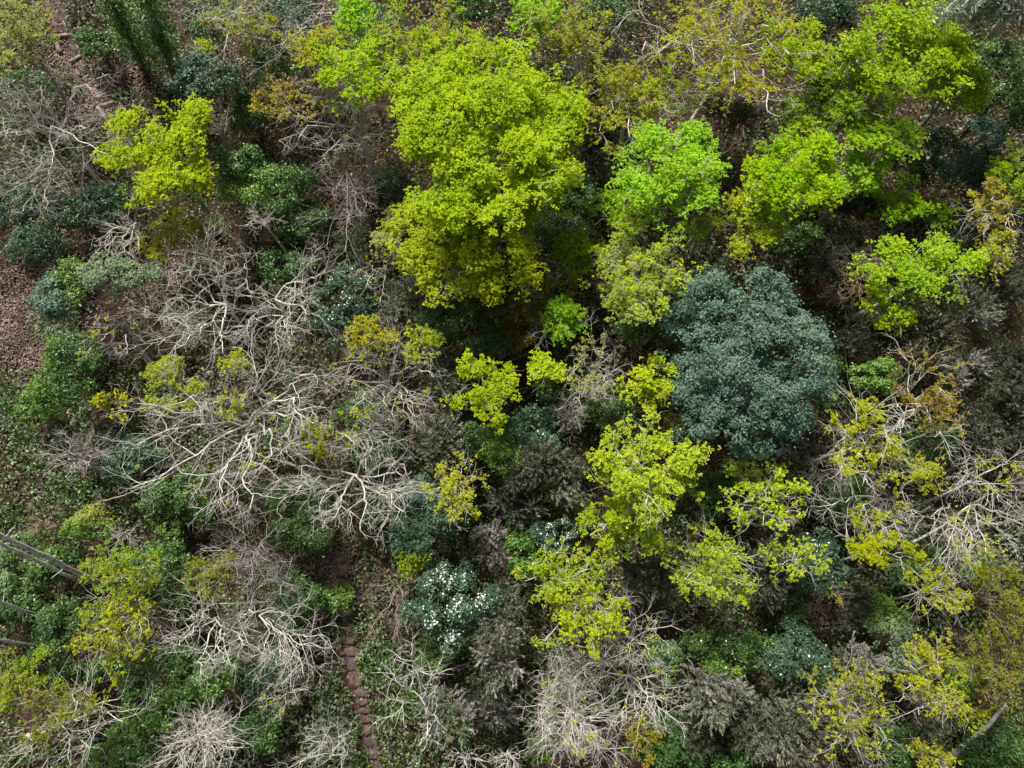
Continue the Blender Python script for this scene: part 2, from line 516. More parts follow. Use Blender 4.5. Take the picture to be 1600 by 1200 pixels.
def deciduous(i, px, py, rx, ry, h, pal, dens, label, name, group, bark='pale', limbs=None, fork=None, base=None, nl=None, levels=None, thick=1.0,
              l=0.108, hf=0.55, twig=1.0, up=0.06, pal2=None, f2=0.0, cat='tree', flat=None, boost=1.0, fill=0):
    rng = np.random.default_rng(1000 + i)
    if py < 500 and dens > 0.1:
        h *= 0.86
    (C,), dep = at(np.array([px]), np.array([py]), h)
    s = float(dep[0]) / FPX
    ax, ay = rx * s, ry * s * 0.98
    rz = (0.36 if dens >= 0.4 else 0.42) * (ax + ay) / 2 if flat is None else flat * (ax + ay) / 2
    rz = min(rz, h * 0.75)
    gz = float(terrain(C[0], C[1]))
    # foot of the trunk
    if base is not None:
        (B,), _ = at(np.array([base[0]]), np.array([base[1]]), 0.0)
    else:
        bx, by = C[0] + rng.normal(0, 0.12 * ax), C[1] + rng.normal(0, 0.12 * ay)
        B = np.array([bx, by, float(terrain(bx, by))])
    if fork is not None:
        (F,), _ = at(np.array([fork[0]]), np.array([fork[1]]), h * hf + rz * 0.2)
    else:
        F = np.array([C[0] + rng.normal(0, 0.06 * ax), C[1] + rng.normal(0, 0.06 * ay), gz + max(0.3, (h - rz) * (hf + 0.35))])
    E = empty(name, B)
    tag(E, label, cat, group)
    size = (ax + ay) / 2
    tr = (0.035 + 0.034 * size) * thick
    t = np.linspace(0, 1, 9)[:, None]
    bend = rng.normal(0, 0.10 * size, 3) * np.array([1, 1, 0.2])
    TP = B * (1 - t) + F * t + bend * np.sin(t * math.pi) + np.array([0, 0, -0.15]) * (1 - t) ** 6
    TR = tr * (1.0 - 0.35 * t[:, 0]) * (1 + 0.55 * (1 - t[:, 0]) ** 8)
    root_mesh('trunk', TP, TR, bark, E, B)
    tips_all = []
    # ---- main limbs
    paths = []
    if limbs:
        for tr_ in limbs:
            n = len(tr_)
            hh = np.linspace(h * hf + rz * 0.5, h + rz * 0.55, n)
            hh[-1] -= rng.uniform(0, 0.4) * rz
            if dens >= 0.15:
                hh += 0.4
            pts, _ = at(np.array([p[0] for p in tr_]), np.array([p[1] for p in tr_]), hh)
            pts = np.concatenate([(TP[rng.integers(6, 9)])[None], pts])
            P = smooth_line(pts, 9)
            jit = rng.normal(0, 0.04 * size, P.shape)
            jit[0] = 0
            paths.append(P + jit)
    nlimb = nl if nl is not None else (0 if limbs else int(np.clip(3 + size * 1.1, 4, 8)))
    a0 = rng.uniform(0, 2 * math.pi)
    for k in range(nlimb):
        a = a0 + 2 * math.pi * (k + rng.uniform(-0.3, 0.3)) / max(nlimb, 1)
        e = math.radians(rng.uniform(8, 55))
        if k == nlimb - 1 and nlimb > 3:
            e = math.radians(82)
        rr = rng.uniform(0.74, 0.92) if dens >= 0.25 else rng.uniform(0.66, 0.84)
        tip = C + np.array([math.cos(a) * math.cos(e) * ax, math.sin(a) * math.cos(e) * ay, math.sin(e) * rz * 1.1]) * rr
        d0 = F + (UP * rng.uniform(0.5, 0.9) + unit(tip - F) * 0.5) * np.linalg.norm(tip - F) * 0.4
        u = np.linspace(0, 1, 8)[:, None]
        F0 = TP[rng.integers(5, 9)]
        P = (1 - u) ** 2 * F0 + 2 * u * (1 - u) * d0 + u ** 2 * tip
        j = rng.normal(0, 0.045 * size, P.shape)
        j[0] = 0
        paths.append(P + j)
    lv = levels if levels is not None else (4 if dens < 0.2 else 3)
    for P in paths:
        P = P[None]
        K = P.shape[1]
        L = np.array([np.linalg.norm(np.diff(P[0], axis=0), axis=1).sum()])
        r0 = min(tr * 0.45, 0.015 * L[0] + 0.026)
        R = r0 * np.linspace(1, 0.28, K)[None]
        parts = [tubes(P, R, 5)]
        tips = [sample(P, np.linspace(0.5, 1, 4)[None])[0].reshape(-1, 3)]
        # second order
        n2 = int(np.clip(3 + L[0] * 0.95, 4, 8)) if dens < 0.45 else int(np.clip(4 + L[0] * 1.1, 5, 9))
        S, D, ln, rd = children(P, R, L, n2, 48, 0.55, 0.0225 * thick, rng, 0.2)
        P2 = rpoly(S, D, ln, 5, 0.30, up, rng)
        R2 = rd[:, None] * np.linspace(1, 0.4, 6)[None]
        parts.append(tubes(P2, R2, 4))
        tips.append(sample(P2, np.tile(np.array([[0.6, 0.95]]), (len(P2), 1)))[0].reshape(-1, 3))
        # third order
        S, D, ln, rd = children(P2, R2, ln, 5 if dens < 0.45 else 4, 42, 0.55, 0.0145 * thick * twig, rng, 0.25)
        k3 = 3 if lv >= 4 else 2
        P3 = rpoly(S, D, ln, k3, 0.22, up, rng)
        R3 = rd[:, None] * np.linspace(1, 0.5, k3 + 1)[None]
        parts.append(tubes(P3, R3, 3))
        tips.append(sample(P3, np.tile(np.array([[0.5, 0.9]]), (len(P3), 1)))[0].reshape(-1, 3))
        if lv >= 4:
            S, D, ln, rd = children(P3, R3, ln, 4, 38, 0.56, 0.0074 * thick * twig, rng, 0.35)
            P4 = rpoly(S, D, ln, 1, 0.22, up, rng)
            R4 = rd[:, None] * np.linspace(1, 0.55, 2)[None]
            parts.append(tubes(P4, R4, 3))
            tips.append(P4[:, 1])
        v, q = merge(parts[:2])
        lo = build('limb', v, q, BARK[bark], E, B, smooth=True)
        v, q = merge(parts[2:])
        build('twigs', v, q, BARK[TWIG.get(bark, 'twig')], lo, B, smooth=True)['kind'] = 'stuff'
        tips_all.append(np.concatenate(tips[2:]) if dens < 0.9 else np.concatenate(tips[1:]))
    if dens > 0:
        T = np.concatenate(tips_all)
        # keep the leaves inside a loose envelope
        q = ((T - C) / np.array([ax * 1.15, ay * 1.15, rz * 1.7])) ** 2
        T2 = T[q.sum(1) < 1.0]
        T = T2 if len(T2) > 20 else T
        if fill:                # outer sprays that round the crown off
            nb = max(7, fill // 8)
            kk = np.arange(nb) + 0.5
            zz = 1.0 - 1.0 * kk / nb
            aa = kk * 2.39996 + rng.uniform(0, 6)
            fd = unit(np.stack([np.cos(aa) * np.sqrt(1 - zz * zz), np.sin(aa) * np.sqrt(1 - zz * zz), zz], 1) + rng.normal(0, 0.16, (nb, 3)))
            bc = C + fd * np.array([ax, ay, rz * 1.15]) * rng.uniform(0.50, 0.92, (nb, 1))
            br = size * rng.uniform(0.10, 0.26, nb)
            bi = rng.integers(0, nb, fill * 2)
            dd = unit(rng.normal(0, 1, (fill * 2, 3)) + UP * 0.5 + fd[bi] * 0.5)
            fp = bc[bi] + dd * (br[bi] * rng.uniform(0.5, 1.25, fill * 2))[:, None] * np.array([1, 1, 0.55])
            fp = np.repeat(fp, 4, 0) + rng.normal(0, 0.20, (fill * 8, 3)) * np.array([1, 1, 0.4])
            T = np.concatenate([T, fp])
        area = math.pi * ax * ay
        n = int(area * dens * (1.45 + 1.2 * dens) * boost / (l * l * 0.31))
        if pal2:
            clumpy_leaves(rng, T, int(n * f2), l, l * 0.62, 0.09 + 0.13 * dens, pal2, E, B, name='leaves')
            n = int(n * (1 - f2))
        if dens < 0.3:      # leaves only break on some shoots
            sub = unit(rng.normal(0, 1, (6, 3))) * np.array([ax, ay, rz]) * 0.7 + C
            d = np.min(np.linalg.norm(T[:, None] - sub[None], axis=2), 1)
            keep = d < 0.45 * size
            if keep.sum() > 30:
                T = T[keep]
        clumpy_leaves(rng, T, n, l, l * 0.62, 0.08 + 0.12 * dens, pal, E, B)
    return E


def lobed(i, px, py, rx, ry, h, pal, dens, label, name, group, l=0.13, lobe=0.5, bark='brown', flowers=0, rzf=0.6, cat='shrub', pal2=None, f2=0.0, fx=0.0, fy=0.0, fsize=0.16, boughs=0):
    """evergreen mass: small lobes of leaves over a dome, carried by a few stems"""
    rng = np.random.default_rng(3000 + i)
    (C,), dep = at(np.array([px]), np.array([py]), h)
    s = float(dep[0]) / FPX
    ax, ay = rx * s, ry * s
    size = (ax + ay) / 2
    rz = min(rzf * size, h * 0.95)
    gz = float(terrain(C[0], C[1]))
    B = np.array([C[0], C[1], gz])
    E = empty(name, B)
    tag(E, label, cat, group)
    rl = lobe * np.clip(size / 2.0, 0.55, 1.5)
    nl = int(np.clip((9.0 if boughs else 6.0) * size * size / (rl * rl) * 0.62, 9, 420))
    d = unit(rng.normal(0, 1, (nl, 3)))
    d[:, 2] = np.abs(d[:, 2]) * 1.1 - 0.22
    lump = 1 + 0.24 * np.sin(3 * np.arctan2(d[:, 1], d[:, 0]) + rng.uniform(0, 6)) + 0.10 * np.sin(5 * np.arctan2(d[:, 1], d[:, 0]) + rng.uniform(0, 6))
    c = C + unit(d) * np.array([ax, ay, rz]) * (rng.uniform(0.66, 0.95, nl) * lump)[:, None] * (1 - 0.35 * rl / max(size, rl))
    if boughs:
        nb = boughs
        kk = np.arange(nb) + 0.5
        zz = 1.0 - 1.12 * kk / nb                     # boughs spread evenly over the dome
        aa = kk * 2.39996 + rng.uniform(0, 6)
        rr_ = np.sqrt(np.maximum(1 - zz * zz, 0))
        db = unit(np.stack([np.cos(aa) * rr_, np.sin(aa) * rr_, zz], 1) + rng.normal(0, 0.10, (nb, 3)))
        cb = C + db * np.array([ax, ay, rz]) * rng.uniform(0.66, 0.86, (nb, 1))
        rb = size * rng.uniform(0.16, 0.34, nb)
        c0 = c.copy()
        bi = rng.integers(0, nb, nl)
        dd = unit(rng.normal(0, 1, (nl, 3)) + db[bi] * 0.8 + UP * 0.3)
        c = cb[bi] + dd * rb[bi][:, None] * rng.uniform(0.7, 1.05, (nl, 1)) * np.array([1, 1, 0.7])
        c[::3] = c0[::3]
    c[:, 2] = np.maximum(c[:, 2], gz + 0.15)
    rad = rl * rng.uniform(0.4, 1.3, nl)
    # stems
    for k in range(int(np.clip(size * 1.6, 2, 6))):
        tgt = c[rng.integers(nl)]
        u = np.linspace(0, 1, 6)[:, None]
        P = B + rng.normal(0, 0.12, 3) * np.array([1, 1, 0]) + (tgt - B) * u + np.array([0, 0, 0.25 * h]) * np.sin(u * math.pi)
        P[0, 2] = gz - 0.1
        root_mesh('stem', P, (0.02 + 0.02 * size) * np.linspace(1, 0.35, 6), bark, E, B, 5)
    area = math.pi * ax * ay
    n = int(area * dens * 2.75 / (l * l * 0.28))
    ii = rng.choice(nl, n, p=rad ** 2 / (rad ** 2).sum())
    out = unit(c[ii] - (C - UP * rz * 0.3))
    nr = unit(rng.normal(0, 1, (n, 3)) + 0.75 * out + 0.35 * UP)
    Pp = c[ii] + nr * rad[ii][:, None] * np.where(rng.uniform(0, 1, (n, 1)) < 0.13, rng.uniform(1.0, 1.75, (n, 1)), rng.uniform(0.72, 1.06, (n, 1))) * np.array([1, 1, 0.75])
    lobe_t = rng.uniform(0, 1, nl)
    t = np.clip(0.55 * lobe_t[ii] + 0.45 * rng.uniform(0, 1, n), 0, 1)
    V, Q = leaves(Pp, nr * 0.7 + UP * 0.5, l * 1.1, l * 0.62, rng, 0.55, tri=True)
    if pal2:
        ang = (Pp[:, 0] - C[0]) / ax * fx + (Pp[:, 1] - C[1]) / ay * fy + rng.normal(0, 0.18, n)
        sel = ang > np.quantile(ang, 1 - f2)
        for mask, pl, nm in ((~sel, pal, 'crown'), (sel, pal2, 'young_leaves')):
            k = np.where(mask)[0]
            vv = V.reshape(-1, 3, 3)[k].reshape(-1, 3)
            build(nm, vv, np.arange(len(k) * 3).reshape(-1, 3), LEAF[pl], E, B, tint=t[k])
    else:
        build('crown', V, Q, LEAF[pal], E, B, tint=t)
    NL[0] += n
    if flowers:
        w = np.maximum(c[:, 2] - C[2] + 0.4 * rz, 0.01) * rng.uniform(0.05, 1, nl) ** 1.2 * (0.25 + (rng.uniform(0, 1, nl) > 0.35))
        jj = rng.choice(nl, flowers, p=w / w.sum())
        nn = unit(rng.normal(0, 0.55, (flowers, 3)) + UP + 0.4 * unit(c[jj] - C))
        fc = c[jj] + nn * (rad[jj] * rng.uniform(0.9, 1.3, flowers))[:, None] * np.array([1, 1, 0.8])
        per = 6
        a = unit(np.cross(np.repeat(nn, per, 0), rng.normal(0, 1, (flowers * per, 3))))
        fs = np.repeat(fsize * 0.5 * rng.uniform(0.5, 1.4, flowers), per)[:, None]
        pc = np.repeat(fc, per, 0) + a * fs * 0.30
        b = np.cross(np.repeat(nn, per, 0), a)
        lift = np.repeat(nn, per, 0) * fs * 0.22
        V = np.stack([pc - a * fs * 0.32, pc + b * fs * 0.26 + lift * 0.6, pc + a * fs * 0.34 + lift, pc - b * fs * 0.26 + lift * 0.6], 1).reshape(-1, 3)
        o = build('blossoms', V, np.arange(len(V)).reshape(-1, 4), LEAF['petal'], E, B, tint=rng.uniform(0, 1, len(V) // 4))
        o['kind'] = 'stuff'
    return E


def heath(i, px, py, rx, ry, h, pal, dens, label, name, group, cat='shrub', pal2=None, f2=0.0, plume=0.75, bark='brown'):
    """feathery shrub: upright plumes of very fine sprays"""
    rng = np.random.default_rng(5000 + i)
    (C,), dep = at(np.array([px]), np.array([py]), h)
    s = float(dep[0]) / FPX
    ax, ay = rx * s, ry * s
    size = (ax + ay) / 2
    gz = float(terrain(C[0], C[1]))
    B = np.array([C[0], C[1], gz])
    E = empty(name, B)
    tag(E, label, cat, group)
    rz = min(0.65 * size, h * 0.9)
    nlb = int(np.clip(5 + 3.2 * ax * ay, 6, 22))
    dl = unit(rng.normal(0, 1, (nlb, 3)))
    dl[:, 2] = np.abs(dl[:, 2]) * 1.1 - 0.1
    dl = unit(dl)
    LC = C + dl * np.array([ax, ay, rz]) * rng.uniform(0.25, 0.72, (nlb, 1))
    npl = int(np.clip(95 * ax * ay, 70, 560))
    li = rng.integers(0, nlb, npl)
    d = unit(rng.normal(0, 1, (npl, 3)) + UP * 0.7 + dl[li] * 0.5)
    S = LC[li] + d * 0.34 * size * rng.uniform(0.15, 0.75, (npl, 1))
    S[:, 2] = np.maximum(S[:, 2], gz + 0.1)
    sway = rng.normal(0, 0.5, (nlb, 3)) * np.array([1, 1, 0.2])
    D = unit(d * 0.6 + UP * 0.45 + sway[li] * 0.6 + rng.normal(0, 0.18, (npl, 3)))
    ln = plume * rng.uniform(0.5, 1.1, npl) * np.clip(size / 1.9, 0.55, 1.1)
    P = rpoly(S, D, ln, 3, 0.14, -0.05, rng)
    for k in range(int(np.clip(size * 2, 3, 6))):
        tgt = S[rng.integers(npl)]
        u = np.linspace(0, 1, 6)[:, None]
        Q = B + (tgt - B) * u + np.array([0, 0, 0.2 * h]) * np.sin(u * math.pi)
        Q[0, 2] = gz - 0.1
        root_mesh('stem', Q, 0.04 * np.linspace(1, 0.4, 6), bark, E, B, 5)
    tv = tubes(P[::2], np.full((len(P[::2]), 4), 0.007), 3)
    build('twigs', tv[0], tv[1], BARK['grey' if pal == 'grey' else 'brown'], E, B)['kind'] = 'stuff'
    per = int(26 * dens)
    t = rng.uniform(0.05, 1.0, (npl, per))
    pos, tan = sample(P, t)
    pos, tan = pos.reshape(-1, 3), tan.reshape(-1, 3)
    n = len(pos)
    rad = unit(np.cross(tan, rng.normal(0, 1, (n, 3))))
    a = unit(tan * 0.9 + rad * rng.uniform(0.35, 0.9, (n, 1)))
    ll = (0.12 * rng.uniform(0.6, 1.5, (n, 1))) * (1.25 - 0.6 * t.reshape(-1, 1))
    b = unit(np.cross(a, rng.normal(0, 1, (n, 3))))
    w = 0.021 * rng.uniform(0.7, 1.4, (n, 1))
    V = np.stack([pos + b * w, pos + a * ll * 1.6, pos - b * w], 1).reshape(-1, 3)
    tint = np.clip(0.35 * np.repeat(rng.uniform(0, 1, npl), per) + 0.3 * np.repeat(rng.uniform(0, 1, nlb)[li], per) + 0.35 * rng.uniform(0, 1, n), 0, 1)
    NL[0] += n
    if pal2:
        sel = np.repeat((rng.uniform(0, 1, nlb) < f2)[li] ^ (rng.uniform(0, 1, npl) < 0.12), per)
        for mask, pl, nm in ((~sel, pal, 'crown'), (sel, pal2, 'young_shoots')):
            k = np.where(mask)[0]
            if len(k):
                build(nm, V.reshape(-1, 3, 3)[k].reshape(-1, 3), np.arange(len(k) * 3).reshape(-1, 3), LEAF[pl], E, B, tint=tint[k])['kind'] = 'stuff'
    else:
        build('crown', V, np.arange(n * 3).reshape(-1, 3), LEAF[pal], E, B, tint=tint)
    return E


G_OAK = 'deciduous trees coming into leaf on the slope'
G_BARE = 'bare trees and saplings on the slope'
G_SHRUB = 'evergreen shrubs between the trees'
G_HEATH = 'feathery heath shrubs between the trees'
G_FLOWER = 'shrubs in white blossom'

# kind, centre x, y and half width, half height in the photograph (pixels), crown height (m), leaf palette, leaf density, label, options
PLANTS = [
 # ---- leafy trees
 ('D', 765, 215, 163, 182, 9.5, 'lime', 1.0, 'broad lime green tree, the largest leafy crown in the wood', dict(bark='white', fork=(776, 285), base=(778, 345), nl=12, thick=.9, boost=1.6, fill=190)),
 ('D', 735, 385, 134, 101, 7.0, 'lime', .95, 'lime green tree growing against the foot of the largest lime crown', dict(bark='pale', boost=1.5, fill=120)),
 ('D', 255, 240, 90, 105, 7.0, 'lime', .85, 'yellow green tree standing beside the log steps', dict(bark='grey', base=(335, 365), fill=60)),
 ('D', 560, 105, 86, 79, 8.5, 'bright', .55, 'fresh green tree above the forked pale trunk', dict(fill=40, bark='pale', base=(592, 290), pal2='lime', f2=.5)),
 ('D', 552, 22, 40, 35, 8.5, 'bright', .9, 'small bright green crown cut by the top edge, above the forked trunk', dict()),
 ('D', 495, 72, 55, 50, 7.5, 'gold', 0.53, 'golden olive tree between the forked trunk and a curved bare limb', dict(bark='pale', pal2='yellow', f2=.4)),
 ('D', 660, 62, 90, 79, 8.0, 'gold', 0.47, 'wide old gold tree with thin twigs beside the largest lime crown', dict(bark='pale', pal2='green', f2=.45)),
 ('D', 22, 50, 76, 76, 7.5, 'pale', .5, 'pale yellow green tree in the top left corner', dict(bark='grey')),
 ('D', 385, 45, 64, 61, 6.0, 'gold', 0.35, 'sparse olive gold tree under white limbs near the ivy columns', dict(bark='white', pal2='green', f2=.4)),
 ('D', 318, 74, 15, 14, 5.0, 'lime', .8, 'tiny yellow green sapling above a blue green shrub', dict(levels=3)),
 ('D', 246, 384, 33, 28, 3.5, 'yellow', 0.53, 'small yellow sapling below the tree beside the log steps', dict(bark='grey')),
 ('D', 835, 22, 55, 46, 8.0, 'bright', .6, 'pale spring green crown cut by the top edge beside a gold crown', dict(bark='pale')),
 ('D', 885, 65, 86, 86, 8.0, 'gold', 0.38, 'tall golden tree with a long straight grey trunk', dict(bark='pale', fork=(905, 120), base=(897, 190), pal2='yellow', f2=.45)),
 ('D', 965, 170, 68, 94, 7.0, 'gold', 0.32, 'half bare golden tree with pale trunk between two leafy crowns', dict(bark='white', fork=(972, 150), base=(961, 265), pal2='yellow', f2=.5, boost=1.4)),
 ('D', 1115, 72, 138, 97, 8.5, 'yellow', 0.34, 'yellow tree with crooked white limbs near the top edge', dict(bark='white', fork=(1141, 80), pal2='gold', f2=.35, thick=1.0, twig=1.2, nl=3,
   limbs=[[(1158, 60), (1181, 49), (1221, 26)], [(1177, 62), (1198, 70), (1230, 79)], [(1079, 70), (1045, 64), (996, 83)], [(1053, 47), (1077, 30), (1096, 15)], [(1036, 51), (1011, 30), (988, 9)], [(1145, 110), (1141, 138)], [(1190, 119), (1200, 166)], [(1147, 38), (1158, 13)]])),
 ('D', 1068, 158, 86, 57, 7.0, 'yellow', 0.28, 'thin yellow tree with a pale forked stem above the vivid green crown', dict(bark='white', fork=(1032, 165), base=(1005, 190), pal2='green', f2=.4)),
 ('D', 1035, 268, 97, 84, 8.5, 'bright', .95, 'vivid green tree standing next to the largest lime crown', dict(bark='pale', fill=60)),
 ('D', 975, 330, 50, 44, 5.5, 'green', .7, 'green lower tree tucked beneath the vivid green crown', dict(bark='pale')),
 ('D', 1230, 275, 99, 79, 8.5, 'bright', .9, 'bright green tree with yellow tips above the blue green evergreen', dict(bark='pale', pal2='lime', f2=.4, fill=60)),
 ('D', 1180, 345, 77, 64, 6.5, 'lime', .6, 'olive lime tree directly above the blue green evergreen', dict(fill=45, bark='pale', pal2='gold', f2=.3)),
 ('D', 1415, 85, 127, 94, 8.5, 'green', .9, 'large leafy green tree near the leaning gum trunk', dict(bark='grey', pal2='lime', f2=.45, fill=70)),
 ('D', 1243, 80, 57, 68, 7.5, 'lime', .7, 'olive lime crown touching the crooked white limbs', dict(fill=40, bark='pale')),
 ('D', 1300, 160, 101, 61, 6.5, 'green', .75, 'low green tree spreading below the large leafy green tree', dict(fill=60, bark='pale')),
 ('D', 1490, 130, 68, 68, 7.0, 'green', .7, 'olive green tree under the gum trunk foot', dict(fill=50, bark='grey')),
 ('D', 1372, 212, 79, 42, 7.0, 'bright', .85, 'bright green tree with flat layered shelves of leaves', dict(fill=45, bark='white', flat=.25)),
 ('D', 1345, 272, 55, 37, 6.0, 'bright', .9, 'small bright green crown below the layered shelves', dict(flat=.3)),
 ('D', 1410, 318, 57, 46, 4.5, 'green', .55, 'olive green sapling in the shaded gap below the layered tree', dict(bark='grey')),
 ('D', 1470, 335, 42, 29, 3.5, 'green', .6, 'low green sapling beside a half bare gold tree', dict(bark='grey')),
 ('D', 1542, 325, 55, 72, 6.5, 'gold', 0.29, 'half bare gold tree with branching white stem near the right edge', dict(bark='white', fork=(1548, 335), boost=1.3)),
 ('D', 1595, 285, 37, 73, 6.5, 'green', .6, 'leafy green crown cut by the right edge, above the grey heath', dict(bark='grey')),
 ('D', 1440, 420, 101, 53, 7.0, 'lime', .8, 'bright lime tree above the dark heath thicket', dict(fill=50, bark='pale', pal2='bright', f2=.5)),
 ('D', 1395, 475, 57, 42, 6.0, 'lime', .5, 'yellow lime tree with hanging twigs beside a brown bare tree', dict(bark='pale')),
 ('D', 1560, 395, 53, 42, 6.0, 'yellow', 0.35, 'sparse yellow crown beside the bright lime tree at the right', dict(bark='white')),
 ('D', 998, 435, 101, 97, 7.5, 'pale', .5, 'pale olive tree with straight grey trunk left of the evergreen', dict(bark='pale', fork=(996, 440), base=(1005, 535), pal2='lime', f2=.4)),
 ('D', 900, 395, 51, 46, 4.5, 'green', .75, 'green sapling below the lime crowns', dict(bark='pale')),
 ('D', 880, 495, 30, 44, 6.0, 'bright', .9, 'narrow vivid green sapling standing alone in brown twigs', dict()),
 ('D', 852, 575, 44, 28, 5.5, 'lime', .65, 'small lime crown on a long bare leaning limb', dict(bark='white', base=(885, 560))),
 ('D', 760, 612, 60, 64, 6.0, 'lime', .6, 'open lime tree above the dark flowering bush', dict(bark='pale')),
 ('D', 660, 535, 33, 31, 5.5, 'lime', .6, 'little lime crown between brown heath and dark green tree', dict()),
 ('D', 1008, 598, 50, 46, 6.0, 'lime', .65, 'small lime tree beside the blue green evergreen', dict(bark='tan')),
 ('D', 1063, 660, 27, 31, 4.5, 'gold', 0.43, 'small golden sapling at the foot of the evergreen', dict()),
 ('D', 1005, 732, 106, 79, 7.5, 'lime', .62, 'spreading yellow lime tree with white twigs below the evergreen', dict(fill=30, bark='white', twig=1.1)),
 ('D', 980, 815, 92, 48, 6.0, 'lime', .6, 'lower yellow lime crown touching the spreading lime tree', dict(bark='white')),
 ('D', 1190, 768, 69, 64, 6.0, 'lime', .35, 'half leafed lime tree with arching white twigs under the evergreen', dict(bark='white', fork=(1195, 790), twig=1.2)),
 ('D', 1105, 900, 69, 73, 6.5, 'lime', .48, 'yellow lime tree with crooked white top stem', dict(bark='white', fork=(1105, 880), pal2='yellow', f2=.4, limbs=[[(1103, 860), (1098, 840), (1092, 822)], [(1128, 870), (1160, 865)]], nl=5)),
 ('D', 885, 900, 75, 57, 6.5, 'yellow', 0.36, 'olive yellow tree above the white bare tree', dict(bark='white', pal2='green', f2=.4)),
 ('D', 905, 965, 78, 64, 6.5, 'yellow', 0.36, 'yellow tree with pale ribs between heath and bare stem', dict(bark='white', pal2='lime', f2=.5, fork=(930, 925))),
 ('D', 1350, 672, 62, 81, 6.5, 'yellow', 0.21, 'white limbed tree with yellow tips right of the evergreen', dict(bark='white', fork=(1345, 693), boost=1.3, thick=1.1, twig=1.2,
   limbs=[[(1342, 669), (1342, 630), (1330, 618)], [(1360, 660), (1372, 639)], [(1369, 678), (1387, 681)], [(1321, 678), (1300, 675)], [(1318, 696), (1309, 720)], [(1351, 720), (1357, 735), (1343, 753)], [(1370, 702), (1396, 687)]])),
 ('D', 1425, 735, 52, 52, 6.0, 'yellow', 0.40, 'rounded yellow tree below the white limbed tree', dict(bark='white')),
 ('D', 1375, 858, 62, 56, 6.5, 'yellow', 0.43, 'dense yellow tree with white twigs radiating below a horizontal bare limb', dict(bark='white', twig=1.2)),
 ('D', 1455, 620, 64, 81, 6.0, 'rust', .28, 'brown leafed tree with thick pale curved limbs', dict(bark='white', fork=(1426, 630), base=(1440, 660), thick=1.15, twig=1.1, pal2='gold', f2=.4,
   limbs=[[(1414, 612), (1420, 585), (1414, 552)], [(1450, 603), (1477, 612)], [(1456, 639), (1486, 657)], [(1459, 663), (1465, 684)], [(1411, 654), (1402, 672)], [(1405, 632), (1390, 636)]])),
 ('D', 1240, 875, 48, 42, 5.5, 'lime', .35, 'sparse lime sapling over the white flowering bush', dict(bark='white')),
 ('D', 1470, 925, 56, 37, 6.0, 'yellow', 0.30, 'thin yellow tree on one long crooked limb', dict(bark='white', fork=(1430, 928), limbs=[[(1450, 925), (1475, 930), (1500, 945)], [(1460, 905), (1468, 895)]], nl=3)),
 ('D', 1560, 935, 64, 69, 7.0, 'olive', 0.34, 'tall yellow tree with pale upright limbs by the right edge', dict(bark='tan', twig=1.2)),
 ('D', 1555, 1040, 62, 69, 6.5, 'olive', 0.34, 'yellow twiggy tree above the fallen trunk', dict(bark='tan', twig=1.2)),
 ('D', 1455, 1045, 52, 64, 6.0, 'yellow', 0.42, 'golden yellow tree with dangling white stems', dict(bark='white', fork=(1450, 1064), pal2='gold', f2=.35, limbs=[[(1442, 1088), (1436, 1115)], [(1407, 1094)], [(1471, 1110)]], nl=4)),
 ('D', 1515, 1110, 31, 27, 5.0, 'yellow', 0.40, 'small golden crown touching the fallen trunk', dict(bark='white')),
 ('D', 1318, 1105, 81, 73, 6.5, 'olive', 0.22, 'gold tree with dark gaps and long pink grey limbs', dict(bark='mauve', fork=(1337, 1085), pal2='yellow', f2=.5, boost=1.2, twig=1.1,
   limbs=[[(1308, 1099), (1271, 1094)], [(1297, 1075)], [(1343, 1120), (1321, 1147), (1303, 1168)], [(1335, 1160), (1353, 1190)], [(1359, 1128), (1391, 1155)]], nl=3)),
 ('D', 1450, 1185, 47, 29, 4.5, 'gold', 0.36, 'small gold crown beside the lower end of the fallen trunk', dict(pal2='lime', f2=.4)),
 ('D', 188, 900, 78, 52, 6.0, 'olive', 0.46, 'olive gold tree at the foot of the twin leaning poles', dict(bark='pale', pal2='green', f2=.45)),
 ('D', 205, 985, 78, 64, 6.5, 'olive', 0.37, 'open gold tree with white forked sticks over dark green shrubs', dict(bark='white', fork=(215, 950), pal2='yellow', f2=.4)),
 ('D', 330, 900, 50, 37, 5.5, 'olive', 0.49, 'small old gold crown beside a fine bare tree', dict(bark='grey')),
 ('D', 30, 1065, 50, 64, 6.0, 'olive', 0.41, 'olive yellow tree at the left edge below the thin leaning pole', dict(bark='pale', pal2='green', f2=.5)),
 ('D', 120, 1125, 83, 60, 6.5, 'olive', 0.25, 'yellow tree with long curved white limb near the bottom left corner', dict(bark='white', fork=(100, 1125), base=(40, 1150), boost=1.2, limbs=[[(70, 1140), (40, 1152)], [(130, 1115), (165, 1112), (192, 1128)], [(110, 1145), (140, 1168)], [(125, 1095), (130, 1075)]], nl=3)),
 ('D', 715, 762, 54, 50, 6.0, 'yellow', 0.35, 'half leafed yellow tree with white twigs over teal foliage', dict(bark='white', fork=(725, 790), twig=1.2)),
 ('D', 575, 520, 57, 44, 6.0, 'yellow', 0.35, 'dull yellow crown behind the wide bare fan beside the blossom bush', dict(bark='tan', pal2='gold', f2=.5)),
 ('D', 605, 368, 57, 40, 4.5, 'pale', .3, 'pale twiggy tree with yellow green tips left of the lime crowns', dict(bark='pale', twig=1.2)),
 ('D', 268, 600, 69, 42, 6.5, 'yellow', 0.45, 'bright yellow leafed tree among bare limbs', dict(bark='pale')),
 ('D', 366, 568, 21, 27, 6.5, 'yellow', 0.58, 'small yellow tuft above the great spreading bare tree', dict(bark='pale')),
